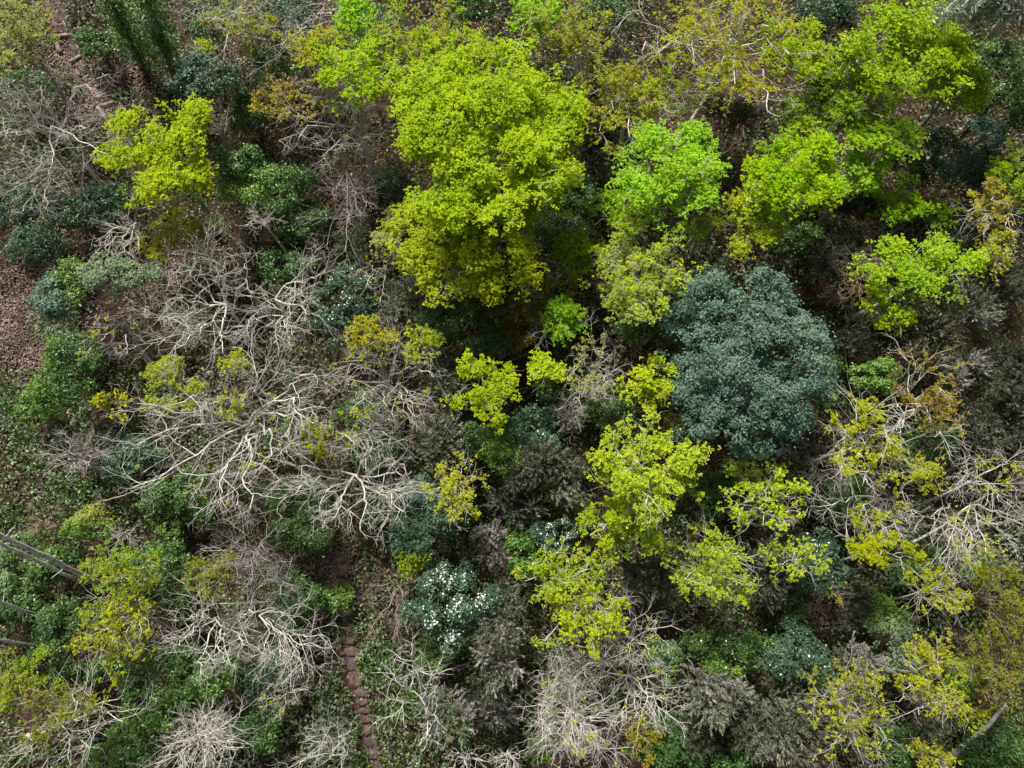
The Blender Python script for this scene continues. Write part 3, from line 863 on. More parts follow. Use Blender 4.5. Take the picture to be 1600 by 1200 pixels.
 ('D', 360, 632, 27, 27, 6.0, 'yellow', 0.36, 'yellow sprig beside the fork of the great spreading bare tree', dict(bark='pale')),
 ('D', 168, 640, 35, 42, 4.0, 'yellow', 0.22, 'thin yellow sapling at the end of the bare limbs', dict(bark='tan')),
 ('D', 505, 690, 42, 31, 5.5, 'yellow', 0.29, 'little yellow sapling between two bare trees', dict(bark='tan')),
 ('D', 835, 470, 64, 79, 5.0, 'rust', .32, 'brown twiggy tree with greenish tips beside the vivid green sapling', dict(bark='tan', pal2='green', f2=.35, twig=1.1)),
 ('D', 1082, 442, 40, 33, 4.0, 'rust', .6, 'rusty orange bush beside the top of the evergreen', dict(bark='tan')),
 ('D', 1255, 215, 46, 33, 5.5, 'gold', 0.29, 'thin gold twiggy tree between two green crowns', dict(bark='white')),
 ('D', 775, 520, 48, 52, 3.0, 'rust', .4, 'low brown thicket tree beside the dark green tree', dict(bark='brown')),
 ('D', 440, 150, 51, 50, 5.5, 'gold', 0.40, 'faded gold twiggy crown left of the forked trunk', dict(bark='tan', pal2='rust', f2=.4)),
 ('D', 300, 345, 53, 37, 3.5, 'gold', 0.40, 'thin olive sapling below the tree beside the log steps', dict(bark='grey', pal2='green', f2=.5)),
 ('D', 1095, 355, 35, 29, 4.5, 'green', .5, 'small olive crown between the vivid and the olive lime trees', dict(bark='grey')),
 ('D', 1005, 1150, 42, 42, 3.5, 'gold', 0.32, 'low golden sapling under the drooping white bare tree', dict(bark='tan')),
 # ---- bare trees
 ('B', 330, 690, 155, 100, 7.5, 'yellow', .012, 'great spreading bare tree with long limbs at the left', dict(bark='white', fork=(396, 646), base=(420, 700), thick=1.0, twig=1.15,
   limbs=[[(446, 608), (470, 590), (498, 568)], [(438, 652), (482, 636)], [(350, 644), (302, 636), (218, 636)], [(398, 620), (406, 578)], [(446, 612), (490, 656)], [(366, 664), (338, 696), (302, 704), (266, 736), (214, 760)],
          [(406, 672), (382, 696), (362, 724), (322, 740), (286, 748)], [(372, 690), (362, 730), (340, 775)], [(385, 690), (385, 740), (395, 790)], [(340, 660), (280, 668), (215, 690)], [(360, 624), (320, 612), (250, 640)], [(430, 680), (420, 720)]])),
 ('B', 548, 752, 100, 70, 7.0, 'yellow', .0, 'stark white bare tree with thick forked limbs', dict(bark='white', fork=(554, 742), base=(560, 790), thick=1.1, twig=1.2,
   limbs=[[(526, 736), (498, 732), (462, 732), (446, 716), (444, 692)], [(590, 748), (626, 732), (630, 724)], [(582, 764), (610, 780)], [(574, 776), (562, 824)], [(522, 752), (500, 790)], [(562, 724), (575, 705)], [(540, 770), (522, 810)], [(480, 745), (455, 775)], [(600, 770), (628, 800)]])),
 ('B', 335, 478, 95, 92, 7.0, 'yellow', .0, 'dense bare tree with dark leaning trunk at the left', dict(bark='white', fork=(354, 476), base=(408, 556), thick=.95, twig=1.15,
   limbs=[[(334, 432), (322, 385)], [(374, 456), (390, 408)], [(310, 452), (278, 410)], [(310, 484), (262, 504)], [(322, 512), (246, 532)], [(350, 510), (345, 545)], [(350, 440), (355, 395)], [(300, 470), (255, 460)], [(330, 500), (280, 545)]])),
 ('B', 438, 478, 62, 62, 6.5, 'yellow', .0, 'white bare tree with curling limb tips beside the blossom bush', dict(bark='white', fork=(430, 468), thick=1.05, twig=1.3,
   limbs=[[(454, 440), (494, 436)], [(462, 476), (484, 490)], [(406, 472), (386, 452)], [(430, 500), (434, 538)], [(398, 496), (385, 505)], [(450, 455), (480, 460)], [(440, 500), (460, 510)]])),
 ('B', 82, 190, 85, 72, 6.5, 'yellow', .0, 'white bare tree at the left edge beside the log steps', dict(bark='white', fork=(80, 197), thick=.9, twig=1.3,
   limbs=[[(74, 160), (67, 130)], [(55, 165), (28, 138)], [(40, 188), (-5, 183)], [(45, 202), (4, 208)], [(113, 213), (160, 243)], [(100, 160), (112, 140), (165, 118)], [(110, 198), (140, 197)], [(78, 220), (80, 262)]])),
 ('B', 55, 285, 60, 48, 5.0, 'yellow', .0, 'low fan of pale bare limbs at the left edge above dark shrubs', dict(bark='pale', fork=(98, 265), base=(110, 268), twig=1.2,
   limbs=[[(67, 263), (13, 290)], [(60, 275), (8, 302)], [(60, 285), (35, 330)], [(70, 285), (74, 326)], [(60, 258), (5, 268)], [(75, 258), (30, 250)]])),
 ('B', 515, 190, 92, 62, 7.0, 'gold', .05, 'bare tree with twin grey trunks below the fresh green crown', dict(bark='pale', fork=(556, 200), base=(592, 288), twig=1.1,
   limbs=[[(550, 175), (547, 157), (613, 168)], [(540, 175), (493, 130)], [(523, 193), (477, 203), (440, 217)], [(497, 193), (430, 158)], [(540, 210), (520, 230), (503, 246)], [(545, 160), (560, 125)], [(575, 215), (612, 205)]])),
 ('B', 543, 285, 42, 62, 4.5, 'yellow', .0, 'drooping grey bare tree beside bare red soil', dict(bark='mauve', fork=(542, 268), twig=1.2, limbs=[[(525, 262), (498, 256)], [(540, 295), (545, 345)], [(560, 285), (572, 325)], [(530, 285), (522, 300)], [(548, 300), (540, 390)], [(555, 290), (560, 340)]])),
 ('B', 600, 590, 88, 62, 6.5, 'yellow', .03, 'wide bare fan of pale twigs with a few yellow buds', dict(bark='pale', fork=(608, 588), twig=1.2,
   limbs=[[(570, 570), (528, 575)], [(590, 560), (570, 545)], [(640, 570), (680, 592)], [(620, 610), (648, 632)], [(600, 610), (605, 632)], [(580, 605), (560, 628)], [(630, 600), (645, 650)], [(560, 590), (530, 600)], [(615, 560), (618, 540)]])),
 ('B', 545, 672, 75, 36, 6.0, 'yellow', .06, 'low tangled bare tree above the stark white forked tree', dict(bark='pale', fork=(540, 680), twig=1.2, limbs=[[(570, 675), (620, 675)], [(555, 660), (575, 650)], [(515, 690), (500, 695)], [(555, 690), (545, 712)], [(580, 680), (600, 695)], [(520, 670), (490, 660)]])),
 ('B', 118, 708, 72, 54, 3.5, 'yellow', .0, 'low mauve grey bare bush on the open bank at the left', dict(bark='mauve', name='bare_bush', cat='shrub', twig=1.2, nl=9)),
 ('B', 195, 540, 72, 52, 4.5, 'yellow', .02, 'thin bare branches leaning over the dark green bush', dict(bark='mauve', fork=(190, 490), twig=1.1, limbs=[[(170, 520), (135, 558)], [(192, 520), (200, 555)], [(220, 470), (232, 492)], [(215, 450), (208, 440)], [(165, 495), (150, 500)]])),
 ('B', 195, 375, 58, 42, 4.5, 'yellow', .0, 'small white bare tree above the sage green crown', dict(bark='white', fork=(212, 348), twig=1.2, limbs=[[(190, 370), (160, 390)], [(205, 370), (185, 400)], [(215, 360), (216, 385)], [(190, 350), (150, 378)], [(200, 345), (185, 335)]])),
 ('B', 405, 340, 55, 34, 4.0, 'yellow', .0, 'low white bare bush over mid green foliage', dict(bark='white', name='bare_bush', cat='shrub', twig=1.3)),
 ('B', 340, 192, 44, 40, 4.0, 'yellow', .02, 'spindly bare sapling right of the tree beside the log steps', dict(bark='mauve')),
 ('B', 470, 38, 55, 36, 7.0, 'yellow', .0, 'curved white bare limb hanging over teal foliage near the top edge', dict(bark='white', fork=(490, 22), twig=1.2, limbs=[[(505, 10), (520, -5)], [(480, 40), (455, 60)], [(462, 58), (435, 72)], [(478, 45), (440, 42)], [(520, 20), (535, 5)]])),
 ('B', 345, 20, 45, 26, 7.5, 'yellow', .0, 'gnarled white bare limbs at the top edge beside the olive gold tree', dict(bark='white', twig=1.2, limbs=[[(330, 10), (300, 2)], [(355, 18), (372, 20)], [(360, 40), (352, 75)], [(335, 30), (322, 28)]], fork=(345, 15))),
 ('B', 400, 852, 78, 58, 6.0, 'yellow', .0, 'fine bare tree with slender grey trunk below the great spreading tree', dict(bark='mauve', fork=(396, 878), base=(398, 940), twig=1.1)),
 ('B', 340, 985, 72, 64, 6.5, 'yellow', .0, 'bare tree with fan of white limbs beside dark green shrubs', dict(bark='white', fork=(335, 965), twig=1.15, limbs=[[(305, 985), (275, 1008)], [(325, 1000), (312, 1050)], [(345, 1000), (365, 1040)], [(375, 960), (398, 958)], [(330, 935), (320, 920)], [(300, 965), (280, 968)], [(340, 990), (342, 1020)], [(365, 985), (385, 1010)]])),
 ('B', 450, 995, 62, 62, 6.5, 'yellow', .0, 'bare tree with arching limb reaching towards the stepped path', dict(bark='white', fork=(405, 962), twig=1.15, limbs=[[(425, 980), (450, 1000), (500, 1012)], [(430, 955), (445, 962)], [(440, 1000), (430, 1040)], [(460, 1005), (475, 1050)], [(425, 985), (402, 1030)], [(470, 995), (505, 995)]])),
 ('B', 430, 905, 62, 42, 5.5, 'yellow', .0, 'lacy bare crown left of the path top', dict(bark='mauve', twig=1.1)),
 ('B', 330, 1150, 95, 55, 6.0, 'yellow', .0, 'round bare tree with radiating white twigs at the bottom edge', dict(bark='white', fork=(318, 1150), nl=11, twig=1.2)),
 ('B', 445, 1085, 58, 46, 5.0, 'yellow', .02, 'wispy bare sapling with one straight stem below the arching limb', dict(bark='pale')),
 ('B', 500, 1165, 58, 42, 5.0, 'yellow', .0, 'white bare tree left of the path at the bottom edge', dict(bark='white', fork=(515, 1185), twig=1.2, limbs=[[(500, 1165), (490, 1140)], [(520, 1165), (535, 1150)], [(485, 1185), (450, 1198)], [(505, 1150), (520, 1130)], [(540, 1180), (545, 1172)]])),
 ('B', 612, 935, 48, 60, 5.0, 'yellow', .0, 'tan bare tree beside the large white flowering bush', dict(bark='tan', fork=(625, 918), base=(650, 910), twig=1.1, limbs=[[(600, 915), (580, 912)], [(612, 935), (575, 990)], [(622, 945), (615, 995)], [(632, 940), (635, 985)], [(605, 935), (570, 945)], [(640, 912), (645, 905)]])),
 ('B', 650, 1060, 42, 58, 5.5, 'yellow', .0, 'gnarled white dead tree right of the path', dict(bark='white', fork=(657, 1090), base=(672, 1140), thick=1.25, twig=.9, levels=3, limbs=[[(669, 1066), (681, 1042), (688, 1035)], [(633, 1072), (621, 1057)], [(657, 1054), (645, 1018), (618, 1013)], [(630, 1093), (618, 1095)], [(672, 1085), (688, 1065)], [(668, 1115), (684, 1122)], [(668, 1120), (668, 1158)]])),
 ('B', 728, 1185, 42, 28, 4.5, 'yellow', .0, 'small white bare tree at the bottom edge below the grey puff', dict(bark='white', thick=1.2, levels=3, nl=5)),
 ('B', 795, 1182, 36, 32, 4.5, 'yellow', .0, 'bare white sapling at the bottom edge left of the dense bare tree', dict(bark='white', levels=3)),
 ('B', 890, 1112, 82, 78, 6.5, 'yellow', .02, 'dense pale bare tree with twigs radiating from a bright centre', dict(bark='white', fork=(888, 1114), nl=10, twig=1.25, limbs=[[(867, 1075), (846, 1045)], [(888, 1060), (883, 1018)], [(879, 1165), (861, 1198)], [(925, 1140), (945, 1162)], [(905, 1050), (912, 1040)]])),
 ('B', 995, 1085, 68, 62, 6.0, 'yellow', .02, 'drooping white bare tree with a straight central stem', dict(bark='white', fork=(987, 1057), base=(990, 1110), twig=1.2, limbs=[[(954, 1054), (927, 1042)], [(1020, 1057), (1047, 1051)], [(1014, 1087), (1047, 1093)], [(1020, 1105), (1062, 1129)], [(993, 1105), (996, 1138)], [(982, 1090), (970, 1125)], [(1005, 1080), (1030, 1120)], [(984, 1030), (980, 1000)]])),
 ('B', 1000, 997, 36, 32, 6.0, 'yellow', .05, 'crooked bare sapling above the drooping white bare tree', dict(bark='white', fork=(995, 1000), thick=1.2, limbs=[[(988, 975), (982, 945)], [(1010, 985), (1025, 985)], [(980, 1010), (968, 1022)], [(1010, 1010), (1020, 1030)]])),
 ('B', 940, 1175, 60, 34, 5.0, 'yellow', .02, 'low bare tree right of the dense bare tree at the bottom edge', dict(bark='white', twig=1.2)),
 ('B', 1345, 440, 52, 42, 5.5, 'rust', .15, 'brown bare tree with pale leaning trunk near the evergreen', dict(bark='tan', fork=(1335, 432), base=(1292, 475), limbs=[[(1345, 415), (1365, 400)], [(1320, 440), (1310, 460)], [(1345, 455), (1350, 470)], [(1330, 415), (1315, 400)]], nl=2)),
 ('B', 1285, 745, 32, 24, 4.5, 'yellow', .0, 'small white bare snag right of the evergreen foot', dict(bark='white', thick=1.3, fork=(1290, 742), base=(1258, 765), limbs=[[(1300, 738), (1315, 733)], [(1278, 735), (1266, 722)], [(1305, 750), (1310, 765)], [(1280, 752), (1275, 770)]])),
 ('B', 1360, 785, 80, 30, 6.0, 'yellow', .05, 'horizontal white bare limb between two yellow trees', dict(bark='white', fork=(1375, 780), thick=1.2, flat=.3, limbs=[[(1339, 771), (1312, 789), (1279, 791)], [(1408, 789), (1444, 807)], [(1387, 804), (1402, 822)], [(1355, 785), (1340, 810)], [(1395, 775), (1415, 770)], [(1375, 800), (1370, 820)]])),
 ('B', 1520, 835, 72, 52, 6.5, 'yellow', .07, 'bare tree with long limbs fanning down by the right edge', dict(bark='white', fork=(1516, 789), twig=.9, thick=.95, limbs=[[(1480, 792), (1456, 807)], [(1495, 810), (1477, 852), (1471, 879)], [(1510, 816), (1498, 843)], [(1525, 815), (1534, 849), (1549, 885)], [(1558, 801), (1597, 819)], [(1558, 822), (1585, 852)], [(1520, 830), (1512, 870)]])),
 ('B', 1548, 745, 60, 36, 6.5, 'yellow', .10, 'bare topped tree with yellow shoots at the right edge', dict(bark='white', fork=(1540, 738), limbs=[[(1520, 735), (1500, 738)], [(1570, 726), (1597, 717)], [(1564, 756), (1602, 771)], [(1530, 725), (1515, 715)], [(1550, 760), (1560, 780)]])),
 ('B', 925, 575, 40, 68, 5.5, 'pale', .16, 'slender white stemmed sapling with greenish shoots in the centre', dict(bark='white', fork=(922, 590), base=(928, 650), limbs=[[(924, 560), (926, 520)], [(940, 580), (950, 605)], [(905, 575), (895, 560)], [(912, 610), (895, 625)], [(938, 610), (945, 620)]], nl=2)),
 ('B', 893, 645, 34, 36, 4.0, 'yellow', .0, 'small puff of white bare twigs in the centre', dict(bark='white', name='bare_bush', cat='shrub', nl=9, twig=1.2)),
 ('B', 855, 440, 46, 32, 5.5, 'yellow', .0, 'crooked white bare limb over brown twigs beside the green sapling', dict(bark='white', thick=1.1, levels=3, fork=(850, 465), limbs=[[(856, 450), (875, 428)], [(835, 465), (820, 455)], [(852, 490), (850, 520)]])),
 ('B', 1215, 800, 50, 42, 4.5, 'yellow', .02, 'pale arching bare twigs below the half leafed lime tree', dict(bark='white')),
 ('B', 1310, 925, 26, 26, 4.0, 'gold', .05, 'tan bare sapling on dark red leaf litter', dict(bark='tan', levels=3)),
 ('B', 60, 820, 55, 30, 2.5, 'yellow', .0, 'tangle of dry tan stems above the twin leaning poles', dict(bark='tan', name='bare_bush', cat='shrub')),
 ('B', 185, 832, 38, 24, 3.0, 'yellow', .0, 'low white bare bush beside a pale green shrub', dict(bark='pale', name='bare_bush', cat='shrub', twig=1.2)),
 ('B', 590, 440, 45, 45, 4.5, 'yellow', .02, 'thin white bare sapling beside the blossom bush under the lime crown', dict(bark='pale', fork=(600, 420), limbs=[[(580, 415), (555, 425)], [(600, 445), (592, 475)], [(610, 400), (620, 385)]], nl=2)),
 ('B', 490, 390, 40, 34, 4.0, 'yellow', .0, 'grey bare sapling above the white tree with curling tips', dict(bark='grey')),
 ('B', 375, 790, 45, 26, 4.0, 'yellow', .0, 'fine bare twigs under the great spreading tree', dict(bark='mauve')),
 # ---- evergreen trees and shrubs
 ('S', 1160, 560, 126, 148, 6.0, 'blue', 1.45, 'big round blue green evergreen tree with billowing foliage', dict(name='evergreen_tree', cat='tree', l=.135, lobe=.34, rzf=.5, boughs=52)),
 ('S', 1365, 590, 42, 27, 4.5, 'mid', 1.1, 'small mid green evergreen beside the thick curved limbs', dict(name='evergreen_tree', cat='tree')),
 ('S', 725, 512, 66, 58, 3.5, 'dark', 1.0, 'dark green tree below the lime green crown', dict(name='evergreen_tree', cat='tree', lobe=.4)),
 ('S', 785, 705, 44, 32, 3.5, 'mid', 1.0, 'mid green shrub below the open lime tree', dict()),
 ('S', 645, 850, 38, 42, 4.0, 'teal', 1.0, 'teal bush with a lime green lower fringe', dict(pal2='lime', f2=.25, fx=0, fy=-1)),
 ('S', 690, 800, 42, 40, 3.0, 'teal', 1.0, 'teal foliage under the half leafed yellow tree', dict()),
 ('S', 655, 770, 26, 28, 3.0, 'blue', 1.0, 'small blue green shrub next to the stark white forked tree', dict()),
 ('S', 475, 830, 62, 34, 2.5, 'dark', 1.0, 'dark green shrub at the head of the stepped path', dict()),
 ('S', 450, 775, 55, 30, 2.5, 'dark', 1.0, 'dark green foliage under the stark white forked tree', dict(pal2='mid', f2=.3, fx=1)),
 ('S', 325, 125, 52, 44, 4.0, 'teal', 1.0, 'blue green shrub between the ivy columns and a spindly sapling', dict(pal2='blue', f2=.4, fx=-.4, fy=1)),
 ('S', 375, 255, 40, 28, 3.0, 'dark', 1.1, 'dark green shrub right of the tree beside the log steps', dict()),
 ('S', 388, 172, 34, 34, 2.5, 'dark', .9, 'dark shrub under the faded gold crown', dict()),
 ('S', 425, 298, 72, 42, 2.5, 'mid', 1.0, 'mid green mound beside bare red soil', dict(pal2='dark', f2=.4, fx=1)),
 ('S', 470, 345, 45, 36, 2.0, 'dark', .9, 'dull green shrub beside the drooping grey bare tree', dict()),
 ('S', 612, 282, 24, 28, 2.5, 'teal', 1.0, 'small teal shrub at the foot of the forked trunk', dict()),
 ('S', 640, 325, 34, 40, 2.0, 'dark', .8, 'dark green shrub beside the lime crown edge', dict()),
 ('S', 455, 28, 46, 36, 4.0, 'teal', .9, 'teal shrub under the curved white bare limb', dict()),
 ('S', 335, 42, 48, 42, 3.5, 'dark', .9, 'dark green thicket right of the ivy columns', dict()),
 ('S', 428, 105, 40, 42, 3.0, 'dark', .8, 'dark shrub beneath the sparse olive gold tree', dict()),
 ('S', 735, 15, 42, 26, 4.0, 'dark', .9, 'dark green shrub at the top edge beside the old gold tree', dict()),
 ('S', 935, 25, 48, 40, 3.0, 'dark', .9, 'dark green bush at the top edge right of the tall golden tree', dict()),
 ('S', 1285, 18, 48, 28, 4.0, 'teal', .9, 'dark teal bush at the top edge above the low green tree', dict()),
 ('S', 1572, 130, 58, 78, 5.0, 'dark', 1.0, 'dark green evergreen at the right edge under the gum trunk', dict(name='evergreen_tree', cat='tree', pal2='mid', f2=.3, fx=1)),
 ('S', 1546, 206, 26, 28, 3.5, 'blue', .9, 'small grey green shrub below the dark evergreen at the right', dict()),
 ('S', 1480, 250, 42, 46, 3.5, 'teal', .95, 'dark teal shrub right of the layered shelves', dict()),
 ('S', 100, 455, 36, 52, 3.5, 'blue', .95, 'grey green shrub beside the bare litter bank', dict(pal2='mid', f2=.4, fx=.6, fy=.6)),
 ('S', 182, 432, 62, 30, 4.0, 'sage', 1.0, 'sage green flat crown below the small white bare tree', dict(l=.13)),
 ('S', 90, 505, 40, 22, 3.0, 'sage', .8, 'pale sage shrub at the edge of the litter bank', dict(l=.13)),
 ('S', 110, 585, 48, 68, 3.5, 'dark', 1.05, 'dark green bush on the left bank', dict(pal2='mid', f2=.35, fx=-1, fy=-.2)),
 ('S', 60, 640, 36, 26, 1.5, 'mid', 1.0, 'small green bush below the dark bush on the left bank', dict()),
 ('S', 205, 715, 46, 40, 2.0, 'teal', .9, 'dark teal shrub under the great spreading bare tree', dict()),
 ('S', 290, 775, 62, 34, 2.0, 'dark', .9, 'dark green shrub under the lower limbs of the great spreading tree', dict()),
 ('S', 268, 812, 38, 26, 1.5, 'mid', .9, 'mid green low bush above the small old gold crown', dict()),
 ('S', 140, 820, 40, 28, 2.0, 'mid', 1.0, 'pale green shrub above the olive gold tree', dict(pal2='pale', f2=.5, fy=1)),
 ('S', 50, 885, 60, 48, 1.6, 'dark', 1.0, 'glossy green shrub behind the twin leaning poles', dict(pal2='sage', f2=.35, fx=-1, fy=-.4)),
 ('S', 20, 945, 40, 34, 2.0, 'dark', .9, 'dull green shrub at the left edge between the leaning poles', dict()),
 ('S', 112, 1012, 72, 76, 3.5, 'dark', 1.1, 'broad dark green shrub below the open gold tree', dict(lobe=.4)),
 ('S', 262, 1062, 95, 64, 3.5, 'dark', 1.1, 'large dark green shrub under the fan of white limbs', dict(lobe=.4, pal2='mid', f2=.3, fx=.6, fy=-.6)),
 ('S', 250, 900, 60, 50, 2.5, 'dark', .9, 'dark green shrub between the two gold crowns', dict()),
 ('S', 195, 1170, 52, 40, 3.0, 'mid', .95, 'mid green shrub at the bottom edge left of the round bare tree', dict(pal2='dark', f2=.5, fx=1)),
 ('S', 420, 1060, 48, 44, 2.0, 'teal', .9, 'dark teal shrub under the arching bare limb', dict()),
 ('S', 405, 1140, 44, 34, 2.0, 'dark', .9, 'dark shrub between two white bare trees at the bottom', dict()),
 ('S', 465, 940, 40, 50, 1.8, 'dark', .9, 'dark green shrub left of the path', dict()),
 ('S', 530, 935, 22, 22, 1.0, 'mid', 1.1, 'small bright green herb clump growing on the path', dict(l=.11)),
 ('S', 815, 860, 27, 38, 3.0, 'mid', 1.0, 'grass green bush beside the small blossom bush', dict()),
 ('S', 680, 1025, 30, 24, 2.0, 'mid', .95, 'leafy green bush below the large white flowering bush', dict()),
 ('S', 1035, 1030, 28, 32, 3.0, 'teal', 1.1, 'small emerald green shrub beside the crooked bare sapling', dict(pal2='mid', f2=.5)),
 ('S', 1040, 1160, 56, 40, 2.5, 'dark', 1.0, 'dark green shrub at the bottom edge below the drooping bare tree', dict()),
 ('S', 1145, 1185, 46, 26, 2.5, 'dark', .9, 'dark green shrub at the bottom edge under grey heath', dict()),
 ('S', 1385, 985, 34, 58, 3.0, 'sage', .95, 'sage green shrub beside the golden yellow tree', dict(pal2='mid', f2=.5, fy=1, l=.13)),
 ('S', 1412, 1030, 26, 26, 3.0, 'sage', .95, 'small sage green bush between grey puff and golden tree', dict(l=.13)),
 ('S', 1530, 890, 28, 26, 2.5, 'mid', .9, 'small mid green bush below the fanning bare limbs', dict()),
 ('S', 1500, 1055, 32, 30, 2.5, 'mid', .9, 'glossy green bush between two yellow trees', dict()),
 ('S', 1450, 690, 52, 32, 2.5, 'dark', .9, 'dark green shrub under the thick curved limbs', dict()),
 ('S', 1405, 705, 28, 30, 2.5, 'dark', .9, 'dark green shrub between two yellow topped trees', dict()),
 ('S', 1310, 780, 52, 34, 2.5, 'dark', .9, 'dark green shrub under the horizontal white limb', dict()),
 ('S', 1285, 590, 26, 44, 2.5, 'dark', .9, 'dark green shrub hugging the evergreen right side', dict()),
 ('S', 955, 640, 40, 40, 2.5, 'dark', .9, 'dark green shrub between the white puff and the lime tree', dict()),
 ('S', 880, 590, 46, 44, 2.0, 'dark', .9, 'dark green shrub under the small lime crown', dict()),
 ('S', 1010, 500, 56, 40, 2.0, 'dark', .7, 'dark olive shrub at the foot of the pale olive tree', dict()),
 ('S', 570, 640, 48, 28, 2.0, 'dark', .8, 'dark green shrub beneath the wide bare fan', dict()),
 ('S', 580, 700, 55, 30, 2.0, 'dark', .9, 'dark green shrub beside a deep shaded hollow', dict()),
 ('S', 455, 690, 45, 32, 2.0, 'dark', .8, 'dull green shrub below the fork of the great spreading tree', dict()),
 ('S', 1120, 770, 42, 36, 2.5, 'dark', .9, 'dark green shrub between the lime trees under the evergreen', dict()),
 ('S', 55, 385, 48, 34, 2.5, 'teal', .95, 'dark blue green shrub above the litter bank', dict()),
 ('S', 35, 325, 48, 32, 2.5, 'teal', .95, 'dark teal shrub below the low fan of bare limbs', dict()),
 ('S', 165, 315, 38, 32, 2.0, 'teal', .95, 'blue green shrub left of the tree beside the log steps', dict()),
 ('S', 40, 135, 40, 26, 2.0, 'dark', .8, 'dark shrub beneath the pale yellow green corner tree', dict()),
 ('S', 150, 70, 30, 30, 1.5, 'dark', .8, 'low dark bush beside the upper log steps', dict()),
 ('S', 445, 420, 45, 30, 2.0, 'dark', .8, 'dark green bush behind the white tree with curling tips', dict()),
 ('S', 870, 350, 42, 42, 2.0, 'dark', .7, 'dull green bush in the gap beside the vivid green tree', dict()),
 ('S', 1230, 930, 40, 30, 2.0, 'dark', .8, 'dark shrub above the red leaf litter', dict()),
 ('S', 1440, 890, 46, 34, 2.0, 'dark', .8, 'dark olive shrub between the dense yellow and thin yellow trees', dict()),
 ('S', 1550, 1165, 55, 40, 2.0, 'dark', .9, 'dark green shrub right of the fallen trunk', dict()),
 ('S', 1400, 1165, 42, 36, 2.0, 'dark', .8, 'dark green shrub left of the fallen trunk', dict()),
 ('S', 735, 700, 34, 34, 2.5, 'dark', .9, 'dark leafy bush at the foot of the open lime tree', dict()),
 ('S', 600, 790, 42, 30, 1.8, 'dark', .9, 'dark bush beside the tips of the stark white forked tree', dict()),
 # ---- shrubs in blossom
 ('F', 705, 940, 62, 64, 4.0, 'teal', 1.15, 'large dark shrub covered in white blossom beside the path', dict(flowers=620, fsize=.16, lobe=.4, boughs=9)),
 ('F', 540, 475, 44, 66, 3.5, 'teal', 1.0, 'tall blue green shrub dotted with white blossom above the bare fan', dict(flowers=150, lobe=.4, boughs=9)),
 ('F', 870, 840, 32, 32, 4.0, 'teal', 1.0, 'small shrub thick with white blossom beside the yellow lime crown', dict(flowers=95, fsize=.15)),
 ('F', 830, 680, 48, 44, 3.0, 'teal', 1.0, 'dark shrub with scattered white flowers in the centre', dict(flowers=24, fsize=.14)),
 ('F', 735, 685, 32, 24, 3.5, 'dark', .9, 'low shrub with a line of white flowers under the open lime tree', dict(flowers=24, fsize=.14)),
 ('F', 1270, 885, 58, 48, 3.0, 'teal', 1.0, 'teal shrub with a few white flowers below the horizontal limb', dict(flowers=32, fsize=.16)),
 ('F', 1135, 1020, 62, 40, 3.0, 'dark', 1.0, 'dark green shrub with sparse white flowers above grey heath', dict(flowers=26, fsize=.15, pal2='mid', f2=.3, fy=-.8)),
 ('F', 1240, 1025, 58, 42, 3.0, 'teal', 1.0, 'dark shrub with one tight bunch of white flowers', dict(flowers=20, fsize=.16)),
 ('F', 110, 335, 38, 28, 2.5, 'teal', .9, 'small dark shrub with pale flowers at the left', dict(flowers=26, fsize=.12)),
 ('F', 765, 540, 34, 34, 3.0, 'teal', .9, 'teal shrub flecked with white beside the dark green tree', dict(flowers=16, fsize=.12)),
 # ---- heath
 ('H', 640, 480, 64, 64, 3.0, 'heath', 1.0, 'olive brown feathery thicket under the lime crown', dict()),
 ('H', 692, 602, 43, 68, 3.0, 'heath', 1.0, 'brown grey feathery shrub left of the open lime tree', dict()),
 ('H', 690, 690, 48, 59, 3.5, 'heath', 1.0, 'light grey brown plume shrub beside the shaded hollow', dict(pal2='grey', f2=.25)),
 ('H', 855, 745, 71, 75, 3.5, 'heath', 1.05, 'large grey brown plume shrub left of the spreading lime tree', dict(pal2='brush', f2=.4)),
 ('H', 800, 790, 48, 50, 2.5, 'brush', 1.0, 'dark brown plume shrub beside the half leafed yellow tree', dict()),
 ('H', 765, 855, 34, 50, 3.0, 'grey', .9, 'mauve grey plume shrub above the large white flowering bush', dict(pal2='brush', f2=.4)),
 ('H', 785, 1015, 52, 71, 4.0, 'heath', 1.1, 'tall olive grey plume shrub beside the large white flowering bush', dict(pal2='grey', f2=.2)),
 ('H', 800, 930, 34, 43, 3.0, 'brush', 1.0, 'brown plume shrub between the blossom and the olive yellow tree', dict(pal2='heath', f2=.5)),
 ('H', 702, 1118, 48, 59, 3.5, 'grey', 1.1, 'silvery grey puff with green side below the gnarled dead tree', dict(pal2='sage', f2=.5)),
 ('H', 1345, 1035, 52, 46, 3.5, 'grey', 1.1, 'silvery white puff shrub beside the sage green bush', dict(pal2='heath', f2=.3)),
 ('H', 1020, 905, 64, 50, 3.0, 'brush', 1.0, 'dark grey plume shrub left of the crooked topped lime tree', dict(pal2='heath', f2=.4)),
 ('H', 1195, 895, 52, 71, 3.0, 'brush', 1.0, 'brown grey plume shrub right of the crooked topped lime tree', dict(pal2='heath', f2=.4)),
 ('H', 1115, 1085, 71, 59, 3.5, 'heath', 1.1, 'large grey olive plume shrub right of the drooping bare tree', dict(pal2='grey', f2=.25)),
 ('H', 1175, 1130, 57, 52, 3.0, 'heath', 1.0, 'grey olive plume shrub between two dark flowering shrubs and the edge', dict(pal2='brush', f2=.4)),
 ('H', 1230, 1130, 59, 75, 3.0, 'heath', 1.0, 'olive brown plume shrub left of the gold tree with pink limbs', dict(pal2='brush', f2=.4)),
